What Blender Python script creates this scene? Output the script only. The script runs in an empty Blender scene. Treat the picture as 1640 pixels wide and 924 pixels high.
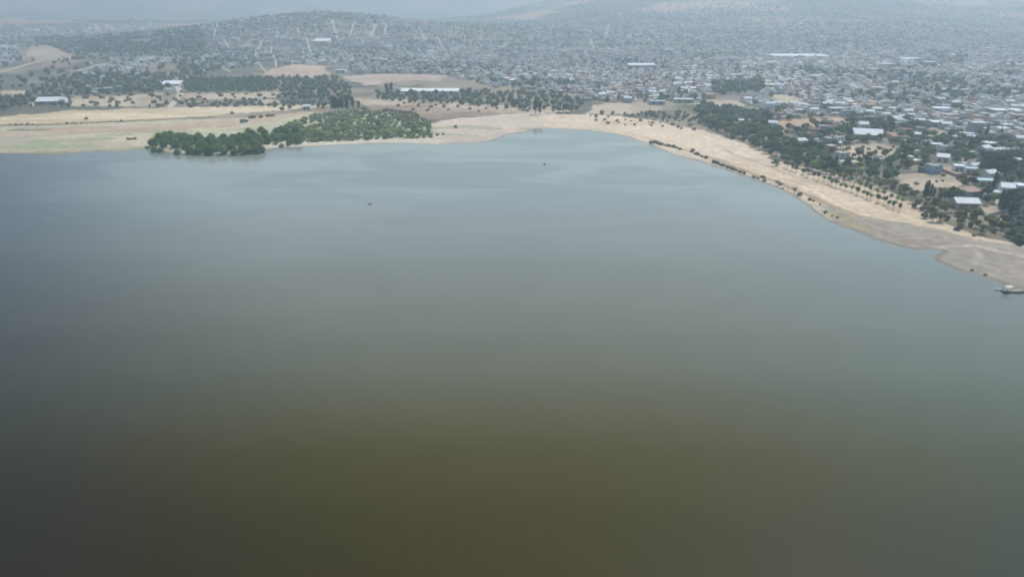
import bpy, math, random
import numpy as np
from mathutils import Vector

random.seed(7)
rng = np.random.default_rng(11)
R = math.radians
scene = bpy.context.scene
col = scene.collection

# ------------------------------------------------------------------ camera
CAM_H = 130.0
FPX = 1108.0                      # focal length in photo pixels (1640 wide)
PITCH = math.atan(462.0 / FPX)
cam_d = bpy.data.cameras.new('camera')
cam = bpy.data.objects.new('camera', cam_d)
col.objects.link(cam)
cam.location = (0, 0, CAM_H)
cam.rotation_euler = (math.pi / 2 - PITCH, 0, 0)
cam_d.sensor_width = 36
cam_d.lens = 36 * FPX / 1640
cam_d.clip_start = 1.0
cam_d.clip_end = 60000
scene.camera = cam

# ------------------------------------------------------------------ light
SUN_AZ, SUN_EL = 32.0, 57.0       # azimuth from +Y towards +X, elevation
world = bpy.data.worlds.new('World')
scene.world = world
world.use_nodes = True
wn = world.node_tree
wn.nodes.clear()
sky = wn.nodes.new('ShaderNodeTexSky')
sky.sky_type = 'NISHITA'
sky.sun_disc = False
sky.sun_elevation = R(SUN_EL)
sky.sun_rotation = R(SUN_AZ)
sky.air_density = 1.0
sky.dust_density = 1.2
sky.ozone_density = 1.0
bg = wn.nodes.new('ShaderNodeBackground')
bg.inputs['Strength'].default_value = 0.12
wo = wn.nodes.new('ShaderNodeOutputWorld')
wn.links.new(sky.outputs[0], bg.inputs[0])
wn.links.new(bg.outputs[0], wo.inputs[0])

sun_d = bpy.data.lights.new('sun', 'SUN')
sun_d.energy = 3.25
sun_d.angle = R(0.53)
sun_d.color = (1.0, 0.94, 0.84)
sun = bpy.data.objects.new('sun', sun_d)
col.objects.link(sun)
sv = Vector((math.sin(R(SUN_AZ)) * math.cos(R(SUN_EL)), math.cos(R(SUN_AZ)) * math.cos(R(SUN_EL)), math.sin(R(SUN_EL))))
sun.rotation_euler = sv.to_track_quat('Z', 'Y').to_euler()
sun.location = (0, 0, 900)

scene.render.engine = 'CYCLES'
scene.view_settings.view_transform = 'Standard'
scene.view_settings.look = 'None'
scene.view_settings.exposure = 0.50
scene.view_settings.gamma = 1.0
scene.view_settings.use_curve_mapping = False
cy = scene.cycles
cy.max_bounces = 5
cy.diffuse_bounces = 2
cy.glossy_bounces = 2
cy.transmission_bounces = 2
cy.volume_bounces = 1
cy.transparent_max_bounces = 4
cy.use_denoising = True
cy.use_fast_gi = False
cy.sample_clamp_indirect = 4
cy.filter_width = 1.9

HAZE_DENSITY = 3.4e-4
HAZE_COLOR = (0.65, 0.81, 0.915)
HAZE_G = 0.45

# ------------------------------------------------------------------ helpers
def tag(o, label=None, cat=None, group=None, kind=None):
    if label: o['label'] = label
    if cat: o['category'] = cat
    if group: o['group'] = group
    if kind: o['kind'] = kind
    return o

def P(u, v, z=0.0):
    """A point of the photograph laid back on the plane at height z (how the site was surveyed)."""
    dx = (u - 820.0)
    dy = (462.0 - v)
    fwd = FPX * math.cos(PITCH) + dy * math.sin(PITCH)
    down = FPX * math.sin(PITCH) - dy * math.cos(PITCH)
    t = (CAM_H - z) / max(down, 2.0)
    return (dx * t, fwd * t)

def hash2(ix, iy, seed):
    h = (ix.astype(np.int64) * 374761393 + iy.astype(np.int64) * 668265263 + seed * 1442695040) & 0xFFFFFFFF
    h = ((h ^ (h >> 13)) * 1274126177) & 0xFFFFFFFF
    h = h ^ (h >> 16)
    return (h & 0xFFFFFF) / float(0xFFFFFF)

def vnoise(x, y, scale, seed=0):
    x = np.asarray(x, float) / scale; y = np.asarray(y, float) / scale
    ix = np.floor(x); iy = np.floor(y)
    fx = x - ix; fy = y - iy
    fx = fx * fx * (3 - 2 * fx); fy = fy * fy * (3 - 2 * fy)
    a = hash2(ix, iy, seed); b = hash2(ix + 1, iy, seed)
    c = hash2(ix, iy + 1, seed); d = hash2(ix + 1, iy + 1, seed)
    return (a * (1 - fx) + b * fx) * (1 - fy) + (c * (1 - fx) + d * fx) * fy

def fbm(x, y, scale, seed=0, octs=4):
    s = 0; a = 0.5; n = 0
    for k in range(octs):
        s = s + a * vnoise(x, y, scale / 2 ** k, seed + 31 * k); n += a; a *= 0.5
    return s / n

def inside(x, y, poly):
    r = np.zeros(x.shape, bool)
    n = len(poly)
    j = n - 1
    for i in range(n):
        xi, yi = poly[i]; xj, yj = poly[j]
        if yi != yj:
            c = ((yi > y) != (yj > y)) & (x < (xj - xi) * (y - yi) / (yj - yi) + xi)
            r ^= c
        j = i
    return r

def polydist(x, y, line):
    """Distance to an open polyline."""
    d = np.full(x.shape, 1e9)
    for (x0, y0), (x1, y1) in zip(line[:-1], line[1:]):
        dx, dy = x1 - x0, y1 - y0
        L = dx * dx + dy * dy + 1e-9
        t = np.clip(((x - x0) * dx + (y - y0) * dy) / L, 0, 1)
        dd = (x - x0 - t * dx) ** 2 + (y - y0 - t * dy) ** 2
        np.minimum(d, dd, out=d)
    return np.sqrt(d)

def W(px):
    return [P(u, v) for u, v in px]

# ------------------------------------------------------------------ shoreline
shore_px = [(-1500, 300), (-900, 268), (-500, 255), (-200, 248), (-60, 247), (0, 246), (40, 246), (62, 248), (90, 248.5), (120, 245), (160, 242), (185, 243.5), (215, 240),
            (236, 240), (250, 243), (262, 242.5), (278, 246), (300, 247), (312, 243), (330, 247), (360, 248), (400, 246), (424, 243), (436, 238.5),
            (452, 236.5), (480, 236), (520, 234), (560, 232), (600, 230), (640, 230), (680, 231.5), (700, 232.5), (730, 230), (765, 229.5), (788, 226),
            (806, 219), (822, 214), (845, 211.5), (850, 209), (835, 207.5), (860, 206.8), (900, 206.5), (940, 209), (980, 214), (1010, 221), (1040, 231), (1062, 240),
            (1076, 248), (1100, 253), (1140, 265), (1180, 279), (1220, 292), (1262, 309), (1285, 324), (1302, 338), (1328, 355), (1360, 367), (1382, 375),
            (1400, 384), (1432, 392), (1464, 400), (1480, 399.5), (1494, 398.5), (1509, 402), (1505, 406), (1494, 411), (1505, 421), (1530, 431),
            (1558, 439), (1592, 448), (1612, 458), (1640, 466), (1700, 482), (1800, 512), (1950, 570)]
shore = W(shore_px)
# fractal wiggle
def wiggle(line, amp_rel, seed):
    rr = random.Random(seed)
    for _ in range(2):
        out = []
        for a, b in zip(line[:-1], line[1:]):
            L = math.hypot(b[0] - a[0], b[1] - a[1])
            out.append(a)
            if L > 6:
                k = (rr.random() - .5) * min(L, 30) * amp_rel
                out.append(((a[0] + b[0]) / 2 - (b[1] - a[1]) / L * k, (a[1] + b[1]) / 2 + (b[0] - a[0]) / L * k))
        out.append(line[-1])
        line = out
    return line
shore = wiggle(shore, 0.10, 3)
lake_poly = list(shore) + [(560, 90), (760, -300), (900, -2500), (-3500, -2500), (-3500, 300)]
full_shore = shore + [(560, 90), (760, -300), (900, -2500)]

def shore_sd(x, y):
    """Signed distance to the water's edge: + on land."""
    d = np.full(x.shape, 400.0)
    r = np.hypot(x, y)
    m = (r < 1500)
    if m.any():
        d[m] = polydist(x[m], y[m], full_shore)
    ins = inside(x, y, lake_poly)
    return np.where(ins, -d, d)

# ------------------------------------------------------------------ terrain height
def G(x, y, cx, cy_, sx, sy, rot=0.0, p=1.0):
    c, s = math.cos(R(rot)), math.sin(R(rot))
    dx = (x - cx) * c + (y - cy_) * s
    dy = -(x - cx) * s + (y - cy_) * c
    return np.exp(-((dx / sx) ** 2 + (dy / sy) ** 2) ** p)

def hills(x, y):
    r = np.hypot(x, y)
    n = fbm(x, y, 600, 5, 4) - .5
    n2 = fbm(x, y, 150, 9, 3) - .5
    h = 76 * G(x, y, -640, 2380, 370, 430, 8)
    h += 30 * G(x, y, -180, 2700, 420, 420)
    h += 20 * G(x, y, -1080, 2500, 380, 460)
    h += 24 * G(x, y, -1290, 1620, 190, 130, 10)
    h += 12 * G(x, y, -890, 1500, 200, 90, 8)
    h += 205 * G(x, y, 1450, 5200, 900, 1900, -10)
    h += 95 * G(x, y, 2150, 4900, 560, 1300, -22)
    h += 100 * G(x, y, 450, 4900, 560, 1200)
    h += 150 * G(x, y, 3300, 4300, 900, 1100)
    h += 45 * G(x, y, -2700, 3600, 900, 700)
    h = h * (1 + 0.4 * n) + np.clip((r - 1500) / 1500, 0, 1) * (12 * n + 7 * n2)
    mr = np.clip((r - 6200) / 3600, 0, 1)
    mr = mr * mr * (3 - 2 * mr)
    az = np.degrees(np.arctan2(x, y))
    ridge = 1 - np.abs(2 * fbm(x, y, 2600, 21, 5) - 1)
    h += mr * (430 + 420 * ridge + 120 * np.sin(az * 0.11 + 1.0)) 
    return h

def hgt(x, y, sd=None):
    x = np.asarray(x, float); y = np.asarray(y, float)
    if sd is None: sd = shore_sd(x, y)
    land = np.where(sd > 0, 1.6 * (1 - np.exp(-sd / 45.0)) + 0.02 * np.minimum(sd, 10), np.maximum(sd * 0.06, -4.0))
    micro = (fbm(x, y, 9, 2, 2) - .5) * 0.25 * np.clip(sd / 8, 0, 1)
    return land + micro + np.where(sd > 60, hills(x, y), 0.0)

def H1(x, y):
    return float(hgt(np.array([x]), np.array([y]))[0])

def PT(u, v):
    """Where the photo's sight line meets the terrain."""
    x, y = P(u, v)
    r = math.hypot(x, y)
    if r < 1250:
        return P(u, v, H1(x, y))
    dx = (u - 820.0); dy = (462.0 - v)
    fwd = FPX * math.cos(PITCH) + dy * math.sin(PITCH)
    down = FPX * math.sin(PITCH) - dy * math.cos(PITCH)
    t = np.linspace(1.0, 6.0, 1600)
    X = dx * t; Y = fwd * t; Z = CAM_H - down * t
    hh = hgt(X, Y, np.full(X.shape, 500.0))
    k = np.argmax(Z < hh)
    return (float(X[k]), float(Y[k]))

# ------------------------------------------------------------------ materials
def new_mat(name):
    m = bpy.data.materials.new(name)
    m.use_nodes = True
    nt = m.node_tree
    b = nt.nodes['Principled BSDF']
    return m, nt, b

def mat_noise(name, c1, c2, scale=1.0, rough=0.85, bump=0.0, detail=4, attr=None, rand=0.0, spec=0.3, metallic=0.0):
    """Two tones blended by noise in object space; optional per-face albedo and per-object variation."""
    m, nt, b = new_mat(name)
    tc = nt.nodes.new('ShaderNodeTexCoord')
    n = nt.nodes.new('ShaderNodeTexNoise')
    n.inputs['Scale'].default_value = scale
    n.inputs['Detail'].default_value = detail
    nt.links.new(tc.outputs['Object'], n.inputs['Vector'])
    mix = nt.nodes.new('ShaderNodeMix'); mix.data_type = 'RGBA'
    ramp = nt.nodes.new('ShaderNodeMapRange')
    ramp.inputs[1].default_value = 0.35; ramp.inputs[2].default_value = 0.65
    nt.links.new(n.outputs['Fac'], ramp.inputs[0])
    nt.links.new(ramp.outputs[0], mix.inputs[0])
    mix.inputs[6].default_value = (*c1, 1); mix.inputs[7].default_value = (*c2, 1)
    out = mix.outputs[2]
    if attr:
        at = nt.nodes.new('ShaderNodeAttribute'); at.attribute_name = attr
        mul = nt.nodes.new('ShaderNodeMix'); mul.data_type = 'RGBA'; mul.blend_type = 'MULTIPLY'
        mul.inputs[0].default_value = 1.0
        nt.links.new(at.outputs['Color'], mul.inputs[6]); nt.links.new(out, mul.inputs[7])
        out = mul.outputs[2]
    if rand:
        oi = nt.nodes.new('ShaderNodeObjectInfo')
        hs = nt.nodes.new('ShaderNodeHueSaturation')
        mr = nt.nodes.new('ShaderNodeMapRange')
        mr.inputs[3].default_value = 1 - rand; mr.inputs[4].default_value = 1 + rand
        nt.links.new(oi.outputs['Random'], mr.inputs[0])
        nt.links.new(mr.outputs[0], hs.inputs['Value'])
        m2 = nt.nodes.new('ShaderNodeMath'); m2.operation = 'MULTIPLY'; m2.inputs[1].default_value = 7.31
        nt.links.new(oi.outputs['Random'], m2.inputs[0])
        fr = nt.nodes.new('ShaderNodeMath'); fr.operation = 'FRACT'
        nt.links.new(m2.outputs[0], fr.inputs[0])
        mh = nt.nodes.new('ShaderNodeMapRange')
        mh.inputs[3].default_value = 0.5 - rand * 0.07; mh.inputs[4].default_value = 0.5 + rand * 0.05
        nt.links.new(fr.outputs[0], mh.inputs[0]); nt.links.new(mh.outputs[0], hs.inputs['Hue'])
        nt.links.new(out, hs.inputs['Color'])
        out = hs.outputs['Color']
    nt.links.new(out, b.inputs['Base Color'])
    b.inputs['Roughness'].default_value = rough
    b.inputs['Specular IOR Level'].default_value = spec
    b.inputs['Metallic'].default_value = metallic
    if bump:
        bp = nt.nodes.new('ShaderNodeBump'); bp.inputs['Strength'].default_value = bump
        nt.links.new(n.outputs['Fac'], bp.inputs['Height']); nt.links.new(bp.outputs[0], b.inputs['Normal'])
    return m

M = {}
def leafy(m, w=0.38, tint=(1.5, 1.75, 0.9)):
    """Thin leaves let some of the sun through."""
    nt = m.node_tree; b = nt.nodes['Principled BSDF']; out = [n for n in nt.nodes if n.type == 'OUTPUT_MATERIAL'][0]
    src = b.inputs['Base Color'].links[0].from_socket
    tl = nt.nodes.new('ShaderNodeBsdfTranslucent'); mx = nt.nodes.new('ShaderNodeMixShader'); mx.inputs[0].default_value = w
    tm = nt.nodes.new('ShaderNodeVectorMath'); tm.operation = 'MULTIPLY'; tm.inputs[1].default_value = tint
    nt.links.new(src, tm.inputs[0]); nt.links.new(tm.outputs[0], tl.inputs['Color'])
    nt.links.new(b.outputs[0], mx.inputs[1]); nt.links.new(tl.outputs[0], mx.inputs[2]); nt.links.new(mx.outputs[0], out.inputs['Surface'])
M['ground'] = mat_noise('dry ground', (0.86, 0.86, 0.86), (1.12, 1.11, 1.09), 0.25, 0.95, 0.0, 8, attr='Col', spec=0.1)
M['built'] = mat_noise('mixed masonry', (0.88, 0.88, 0.88), (1.08, 1.08, 1.08), 0.15, 0.9, 0, 3, attr='Col', spec=0.2)
M['leaf_far'] = mat_noise('mixed foliage', (0.75, 0.75, 0.75), (1.2, 1.2, 1.2), 0.3, 0.9, 0, 3, attr='Col', spec=0.15)
M['leaf'] = mat_noise('broad leaves', (0.070, 0.108, 0.052), (0.125, 0.165, 0.080), 0.6, 0.85, 0, 4, rand=0.35, spec=0.2)
M['leaf_olive'] = mat_noise('dusty leaves', (0.11, 0.12, 0.06), (0.19, 0.185, 0.105), 0.7, 0.85, 0, 4, rand=0.25, spec=0.2)
M['leaf_willow'] = mat_noise('willow leaves', (0.095, 0.145, 0.050), (0.160, 0.215, 0.080), 0.5, 0.85, 0, 4, rand=0.22, spec=0.2)
M['leaf_bush'] = mat_noise('thicket leaves', (0.20, 0.235, 0.105), (0.28, 0.30, 0.155), 0.5, 0.9, 0, 4, rand=0.25, spec=0.15)
M['leaf_brown'] = mat_noise('dry scrub leaves', (0.15, 0.12, 0.075), (0.21, 0.17, 0.11), 0.6, 0.9, 0, 4, rand=0.25, spec=0.1)
M['leaf_dark'] = mat_noise('needle leaves', (0.026, 0.048, 0.032), (0.048, 0.075, 0.045), 0.6, 0.85, 0, 4, rand=0.3, spec=0.2)
for k in ('leaf', 'leaf_olive', 'leaf_willow', 'leaf_bush', 'leaf_brown', 'leaf_dark'): leafy(M[k])
M['bark'] = mat_noise('bark', (0.10, 0.075, 0.055), (0.2, 0.16, 0.12), 3, 0.95, 0.3)
M['glass'] = mat_noise('dark window glass', (0.03, 0.035, 0.04), (0.06, 0.065, 0.07), 1, 0.15, spec=0.5)
M['door'] = mat_noise('painted steel door', (0.12, 0.10, 0.09), (0.18, 0.14, 0.12), 2, 0.5)
M['tank'] = mat_noise('black water tank', (0.03, 0.03, 0.035), (0.06, 0.06, 0.06), 3, 0.4)
WALLS = {
    'white': ((0.66, 0.66, 0.64), (0.78, 0.78, 0.76)), 'cream': ((0.56, 0.50, 0.38), (0.66, 0.60, 0.47)),
    'grey': ((0.28, 0.28, 0.27), (0.40, 0.39, 0.37)), 'ochre': ((0.44, 0.31, 0.16), (0.52, 0.38, 0.2)),
    'pink': ((0.48, 0.31, 0.26), (0.56, 0.38, 0.33)), 'brick': ((0.26, 0.14, 0.10), (0.36, 0.20, 0.14)),
    'blue': ((0.28, 0.38, 0.46), (0.34, 0.44, 0.52))}
for k, (a, b_) in WALLS.items():
    M['wall_' + k] = mat_noise(k + ' wall', a, b_, 0.8, 0.9, 0, 5, spec=0.2)
ROOFS = {
    'white': ((0.64, 0.65, 0.65), (0.78, 0.78, 0.78)), 'concrete': ((0.30, 0.29, 0.28), (0.46, 0.45, 0.43)),
    'reddish': ((0.30, 0.14, 0.10), (0.40, 0.20, 0.14)), 'dusty': ((0.40, 0.35, 0.29), (0.52, 0.46, 0.39)),
    'tin': ((0.50, 0.53, 0.55), (0.66, 0.68, 0.70)), 'teal': ((0.42, 0.56, 0.57), (0.52, 0.64, 0.65)),
    'tile': ((0.40, 0.24, 0.18), (0.52, 0.36, 0.30))}
for k, (a, b_) in ROOFS.items():
    M['roof_' + k] = mat_noise(k + ' roof', a, b_, 0.7, 0.8, 0, 5, spec=0.3)

# water
m, nt, b = new_mat('lake water'); M['water'] = m
tc = nt.nodes.new('ShaderNodeTexCoord')
mp = nt.nodes.new('ShaderNodeMapping'); mp.inputs['Scale'].default_value = (0.0022, 0.007, 1); mp.inputs['Rotation'].default_value = (0, 0, R(12))
nt.links.new(tc.outputs['Object'], mp.inputs[0])
n1 = nt.nodes.new('ShaderNodeTexNoise'); n1.inputs['Scale'].default_value = 1; n1.inputs['Detail'].default_value = 5; n1.inputs['Distortion'].default_value = 0.8
nt.links.new(mp.outputs[0], n1.inputs['Vector'])
cr = nt.nodes.new('ShaderNodeMapRange'); cr.inputs[1].default_value = 0.35; cr.inputs[2].default_value = 0.68
nt.links.new(n1.outputs['Fac'], cr.inputs[0])
wm = nt.nodes.new('ShaderNodeMix'); wm.data_type = 'RGBA'
wm.inputs[6].default_value = (0.022, 0.018, 0.003, 1)
wm.inputs[7].default_value = (0.03, 0.026, 0.006, 1)
nt.links.new(cr.outputs[0], wm.inputs[0])
# turbid body colour with sky reflection painted in, paler towards the far shore
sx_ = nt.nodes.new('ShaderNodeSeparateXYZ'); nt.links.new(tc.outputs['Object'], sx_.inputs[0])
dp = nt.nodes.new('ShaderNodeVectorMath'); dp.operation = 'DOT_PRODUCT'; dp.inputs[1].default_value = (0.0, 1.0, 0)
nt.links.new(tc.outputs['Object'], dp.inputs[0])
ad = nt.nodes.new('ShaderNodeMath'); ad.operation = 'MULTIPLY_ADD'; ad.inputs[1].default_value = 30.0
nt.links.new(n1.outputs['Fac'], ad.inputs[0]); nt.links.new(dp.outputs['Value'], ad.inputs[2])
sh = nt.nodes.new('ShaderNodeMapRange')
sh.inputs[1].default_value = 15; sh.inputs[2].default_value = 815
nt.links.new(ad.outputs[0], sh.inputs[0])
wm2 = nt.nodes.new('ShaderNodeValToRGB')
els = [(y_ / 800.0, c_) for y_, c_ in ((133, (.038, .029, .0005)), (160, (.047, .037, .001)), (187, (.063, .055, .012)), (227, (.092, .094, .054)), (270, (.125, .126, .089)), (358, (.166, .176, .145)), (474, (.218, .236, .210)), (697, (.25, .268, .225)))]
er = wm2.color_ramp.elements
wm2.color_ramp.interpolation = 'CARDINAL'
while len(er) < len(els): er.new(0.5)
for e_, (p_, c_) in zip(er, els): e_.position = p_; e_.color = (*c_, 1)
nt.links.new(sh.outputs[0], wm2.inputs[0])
mp3 = nt.nodes.new('ShaderNodeMapping'); mp3.inputs['Scale'].default_value = (0.006, 0.014, 1); mp3.inputs['Rotation'].default_value = (0, 0, R(-14))
nt.links.new(tc.outputs['Object'], mp3.inputs[0])
n3 = nt.nodes.new('ShaderNodeTexNoise'); n3.inputs['Scale'].default_value = 1; n3.inputs['Detail'].default_value = 4; n3.inputs['Distortion'].default_value = 1.2
nt.links.new(mp3.outputs[0], n3.inputs['Vector'])
st3 = nt.nodes.new('ShaderNodeMapRange'); st3.interpolation_type = 'SMOOTHSTEP'; st3.inputs[1].default_value = 0.42; st3.inputs[2].default_value = 0.60; st3.inputs[3].default_value = -0.16; st3.inputs[4].default_value = 0.12
nt.links.new(n3.outputs['Fac'], st3.inputs[0])
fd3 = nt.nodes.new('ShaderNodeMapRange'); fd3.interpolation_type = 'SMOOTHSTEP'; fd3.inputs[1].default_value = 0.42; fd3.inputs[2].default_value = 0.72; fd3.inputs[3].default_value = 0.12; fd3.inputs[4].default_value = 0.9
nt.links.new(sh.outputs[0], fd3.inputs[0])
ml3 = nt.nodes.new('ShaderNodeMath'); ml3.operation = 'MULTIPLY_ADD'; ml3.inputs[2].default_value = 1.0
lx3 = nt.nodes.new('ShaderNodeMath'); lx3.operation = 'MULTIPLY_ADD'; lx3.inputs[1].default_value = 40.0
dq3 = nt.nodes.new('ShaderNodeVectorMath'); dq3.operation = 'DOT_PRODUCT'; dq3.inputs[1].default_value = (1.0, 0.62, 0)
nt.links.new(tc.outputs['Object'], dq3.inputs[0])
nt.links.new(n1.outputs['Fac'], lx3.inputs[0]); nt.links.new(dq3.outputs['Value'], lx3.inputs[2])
lf3 = nt.nodes.new('ShaderNodeMapRange'); lf3.interpolation_type = 'SMOOTHSTEP'; lf3.inputs[1].default_value = -100; lf3.inputs[2].default_value = 125; lf3.inputs[3].default_value = 0.16; lf3.inputs[4].default_value = 1.0  # lens vignette and dimmer sky painted into the colour, darker to the left
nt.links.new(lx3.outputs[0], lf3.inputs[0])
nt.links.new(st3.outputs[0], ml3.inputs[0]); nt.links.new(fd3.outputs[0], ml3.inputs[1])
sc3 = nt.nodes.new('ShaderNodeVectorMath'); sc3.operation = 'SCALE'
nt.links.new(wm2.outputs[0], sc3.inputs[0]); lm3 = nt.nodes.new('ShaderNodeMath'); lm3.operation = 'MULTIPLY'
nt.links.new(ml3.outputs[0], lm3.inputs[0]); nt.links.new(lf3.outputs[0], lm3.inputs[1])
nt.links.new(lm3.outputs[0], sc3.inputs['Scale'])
# blue-green tint added towards the right-hand side
dr3 = nt.nodes.new('ShaderNodeVectorMath'); dr3.operation = 'DOT_PRODUCT'; dr3.inputs[1].default_value = (1.0, -0.42, 0)
nt.links.new(tc.outputs['Object'], dr3.inputs[0])
rf3 = nt.nodes.new('ShaderNodeMapRange'); rf3.interpolation_type = 'SMOOTHSTEP'; rf3.inputs[1].default_value = -60; rf3.inputs[2].default_value = 90
nt.links.new(dr3.outputs['Value'], rf3.inputs[0])
ra3 = nt.nodes.new('ShaderNodeVectorMath'); ra3.operation = 'SCALE'; ra3.inputs[0].default_value = (-0.002, 0.012, 0.021)
nt.links.new(rf3.outputs[0], ra3.inputs['Scale'])
rs3 = nt.nodes.new('ShaderNodeVectorMath'); rs3.operation = 'ADD'
nt.links.new(sc3.outputs[0], rs3.inputs[0]); nt.links.new(ra3.outputs[0], rs3.inputs[1])
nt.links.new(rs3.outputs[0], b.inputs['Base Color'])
rr_ = nt.nodes.new('ShaderNodeMapRange'); rr_.inputs[3].default_value = 0.17; rr_.inputs[4].default_value = 0.09
nt.links.new(cr.outputs[0], rr_.inputs[0]); nt.links.new(rr_.outputs[0], b.inputs['Roughness'])
b.inputs['IOR'].default_value = 1.33; b.inputs['Specular IOR Level'].default_value = 0.32
n2 = nt.nodes.new('ShaderNodeTexNoise'); n2.inputs['Scale'].default_value = 0.9; n2.inputs['Detail'].default_value = 3
nt.links.new(tc.outputs['Object'], n2.inputs['Vector'])
bp = nt.nodes.new('ShaderNodeBump'); bp.inputs['Strength'].default_value = 0.10; bp.inputs['Distance'].default_value = 0.12
nt.links.new(n2.outputs['Fac'], bp.inputs['Height']); nt.links.new(bp.outputs[0], b.inputs['Normal'])

# ------------------------------------------------------------------ mesh building
def mesh_np(name, V, F, mat, FC=None, smooth=False):
    """V: n x 3, F: m x k (k 3 or 4); FC: m x 3 face albedo."""
    me = bpy.data.meshes.new(name)
    V = np.asarray(V, np.float32); F = np.asarray(F, np.int32)
    k = F.shape[1]
    me.vertices.add(len(V)); me.vertices.foreach_set('co', V.ravel())
    me.loops.add(F.size); me.loops.foreach_set('vertex_index', F.ravel())
    me.polygons.add(len(F))
    me.polygons.foreach_set('loop_start', np.arange(0, F.size, k, dtype=np.int32))
    me.polygons.foreach_set('loop_total', np.full(len(F), k, np.int32))
    me.polygons.foreach_set('use_smooth', np.full(len(F), bool(smooth)))
    me.update(calc_edges=True)
    if FC is not None:
        a = me.color_attributes.new('Col', 'FLOAT_COLOR', 'CORNER')
        c = np.ones((len(F), k, 4), np.float32); c[:, :, :3] = np.asarray(FC)[:, None, :]
        a.data.foreach_set('color', c.ravel())
    me.materials.append(mat)
    return me

def link(name, me, parent=None, loc=None, rz=0.0, scale=None):
    o = bpy.data.objects.new(name, me); col.objects.link(o)
    if parent is not None: o.parent = parent
    if loc is not None: o.location = loc
    if rz: o.rotation_euler = (0, 0, rz)
    if scale is not None: o.scale = scale if hasattr(scale, '__len__') else (scale,) * 3
    return o

class MB:
    """Collects boxes, prisms and tubes for one part."""
    def __init__(s): s.v = []; s.f = []
    def box(s, x0, x1, y0, y1, z0, z1):
        n = len(s.v)
        s.v += [(x0, y0, z0), (x1, y0, z0), (x1, y1, z0), (x0, y1, z0), (x0, y0, z1), (x1, y0, z1), (x1, y1, z1), (x0, y1, z1)]
        s.f += [tuple(n + i for i in q) for q in ((0, 3, 2, 1), (4, 5, 6, 7), (0, 1, 5, 4), (1, 2, 6, 5), (2, 3, 7, 6), (3, 0, 4, 7))]
        return s
    def raw(s, v, f):
        n = len(s.v); s.v += list(v); s.f += [tuple(n + i for i in q) for q in f]; return s
    def tube(s, pts, rad, k=6):
        n = len(s.v)
        for i, (p, r) in enumerate(zip(pts, rad)):
            p = Vector(p)
            d = (Vector(pts[min(i + 1, len(pts) - 1)]) - Vector(pts[max(i - 1, 0)])).normalized()
            a = d.orthogonal().normalized(); b2 = d.cross(a)
            for j in range(k):
                t = 2 * math.pi * j / k
                s.v.append(tuple(p + (a * math.cos(t) + b2 * math.sin(t)) * r))
        for i in range(len(pts) - 1):
            for j in range(k):
                s.f.append((n + i * k + j, n + i * k + (j + 1) % k, n + (i + 1) * k + (j + 1) % k, n + (i + 1) * k + j))
        s.f.append(tuple(n + j for j in range(k))[::-1]); s.f.append(tuple(n + (len(pts) - 1) * k + j for j in range(k)))
        return s
    def mesh(s, name, mat):
        me = bpy.data.meshes.new(name); me.from_pydata(s.v, [], s.f); me.materials.append(mat); me.update(); return me
    def build(s, name, mat, parent=None, **k):
        return link(name, s.mesh(name, mat), parent, **k)

# ------------------------------------------------------------------ ground sheet
az = np.concatenate([np.arange(-180, -44, 4.0), np.arange(-44, 44.0, 0.095), np.arange(44, 180, 4.0)])
rad = [60.0, 150.0, 220.0]
r_ = 250.0
while r_ < 15000:
    rad.append(r_)
    st = max(1.3, r_ * r_ / 130 * 0.0009)
    if r_ < 4600: st = min(st, 18.0)
    else: st = 90.0
    r_ += st
rad = np.array(rad)
A, RR = np.meshgrid(np.radians(az), rad)
gx = (np.sin(A) * RR); gy = (np.cos(A) * RR)
nr, na = gx.shape
X = gx.ravel(); Y = gy.ravel()
SD = shore_sd(X, Y)
Z = hgt(X, Y, SD)

# colour of the ground cover, zone by zone
wx = X + (fbm(X, Y, 26, 41, 4) - .5) * 22
wy = Y + (fbm(X, Y, 26, 43, 4) - .5) * 26
f1 = fbm(X, Y, 60, 51, 4); f2 = fbm(X, Y, 15, 53, 3); f3 = fbm(X, Y, 400, 57, 4)
C = np.empty((len(X), 3))
def mixc(a, b2, t): return np.asarray(a)[None, :] * (1 - t[:, None]) + np.asarray(b2)[None, :] * t[:, None]
def sm(x, a, b2):
    t = np.clip((x - a) / (b2 - a), 0, 1); return t * t * (3 - 2 * t)
C[:] = mixc((0.12, 0.118, 0.085), (0.27, 0.225, 0.165), sm(f1, .40, .66))
C[:] = C * (0.82 + 0.36 * f2[:, None])
rr0 = np.hypot(X, Y)
# slopes of the hills and mountains: scrub with bare earth
mt = sm(rr0, 2600, 3600)
mfar = sm(rr0, 5500, 8000)
scrub = mixc((0.10, 0.10, 0.07), (0.44, 0.29, 0.20), sm(f3, .44, .62)) * (0.8 + 0.4 * f1[:, None])
scrub = scrub * (1 - .65 * mfar[:, None]) + np.array((0.17, 0.155, 0.12))[None, :] * .65 * mfar[:, None]
C = C * (1 - mt[:, None]) + scrub * mt[:, None]

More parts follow.
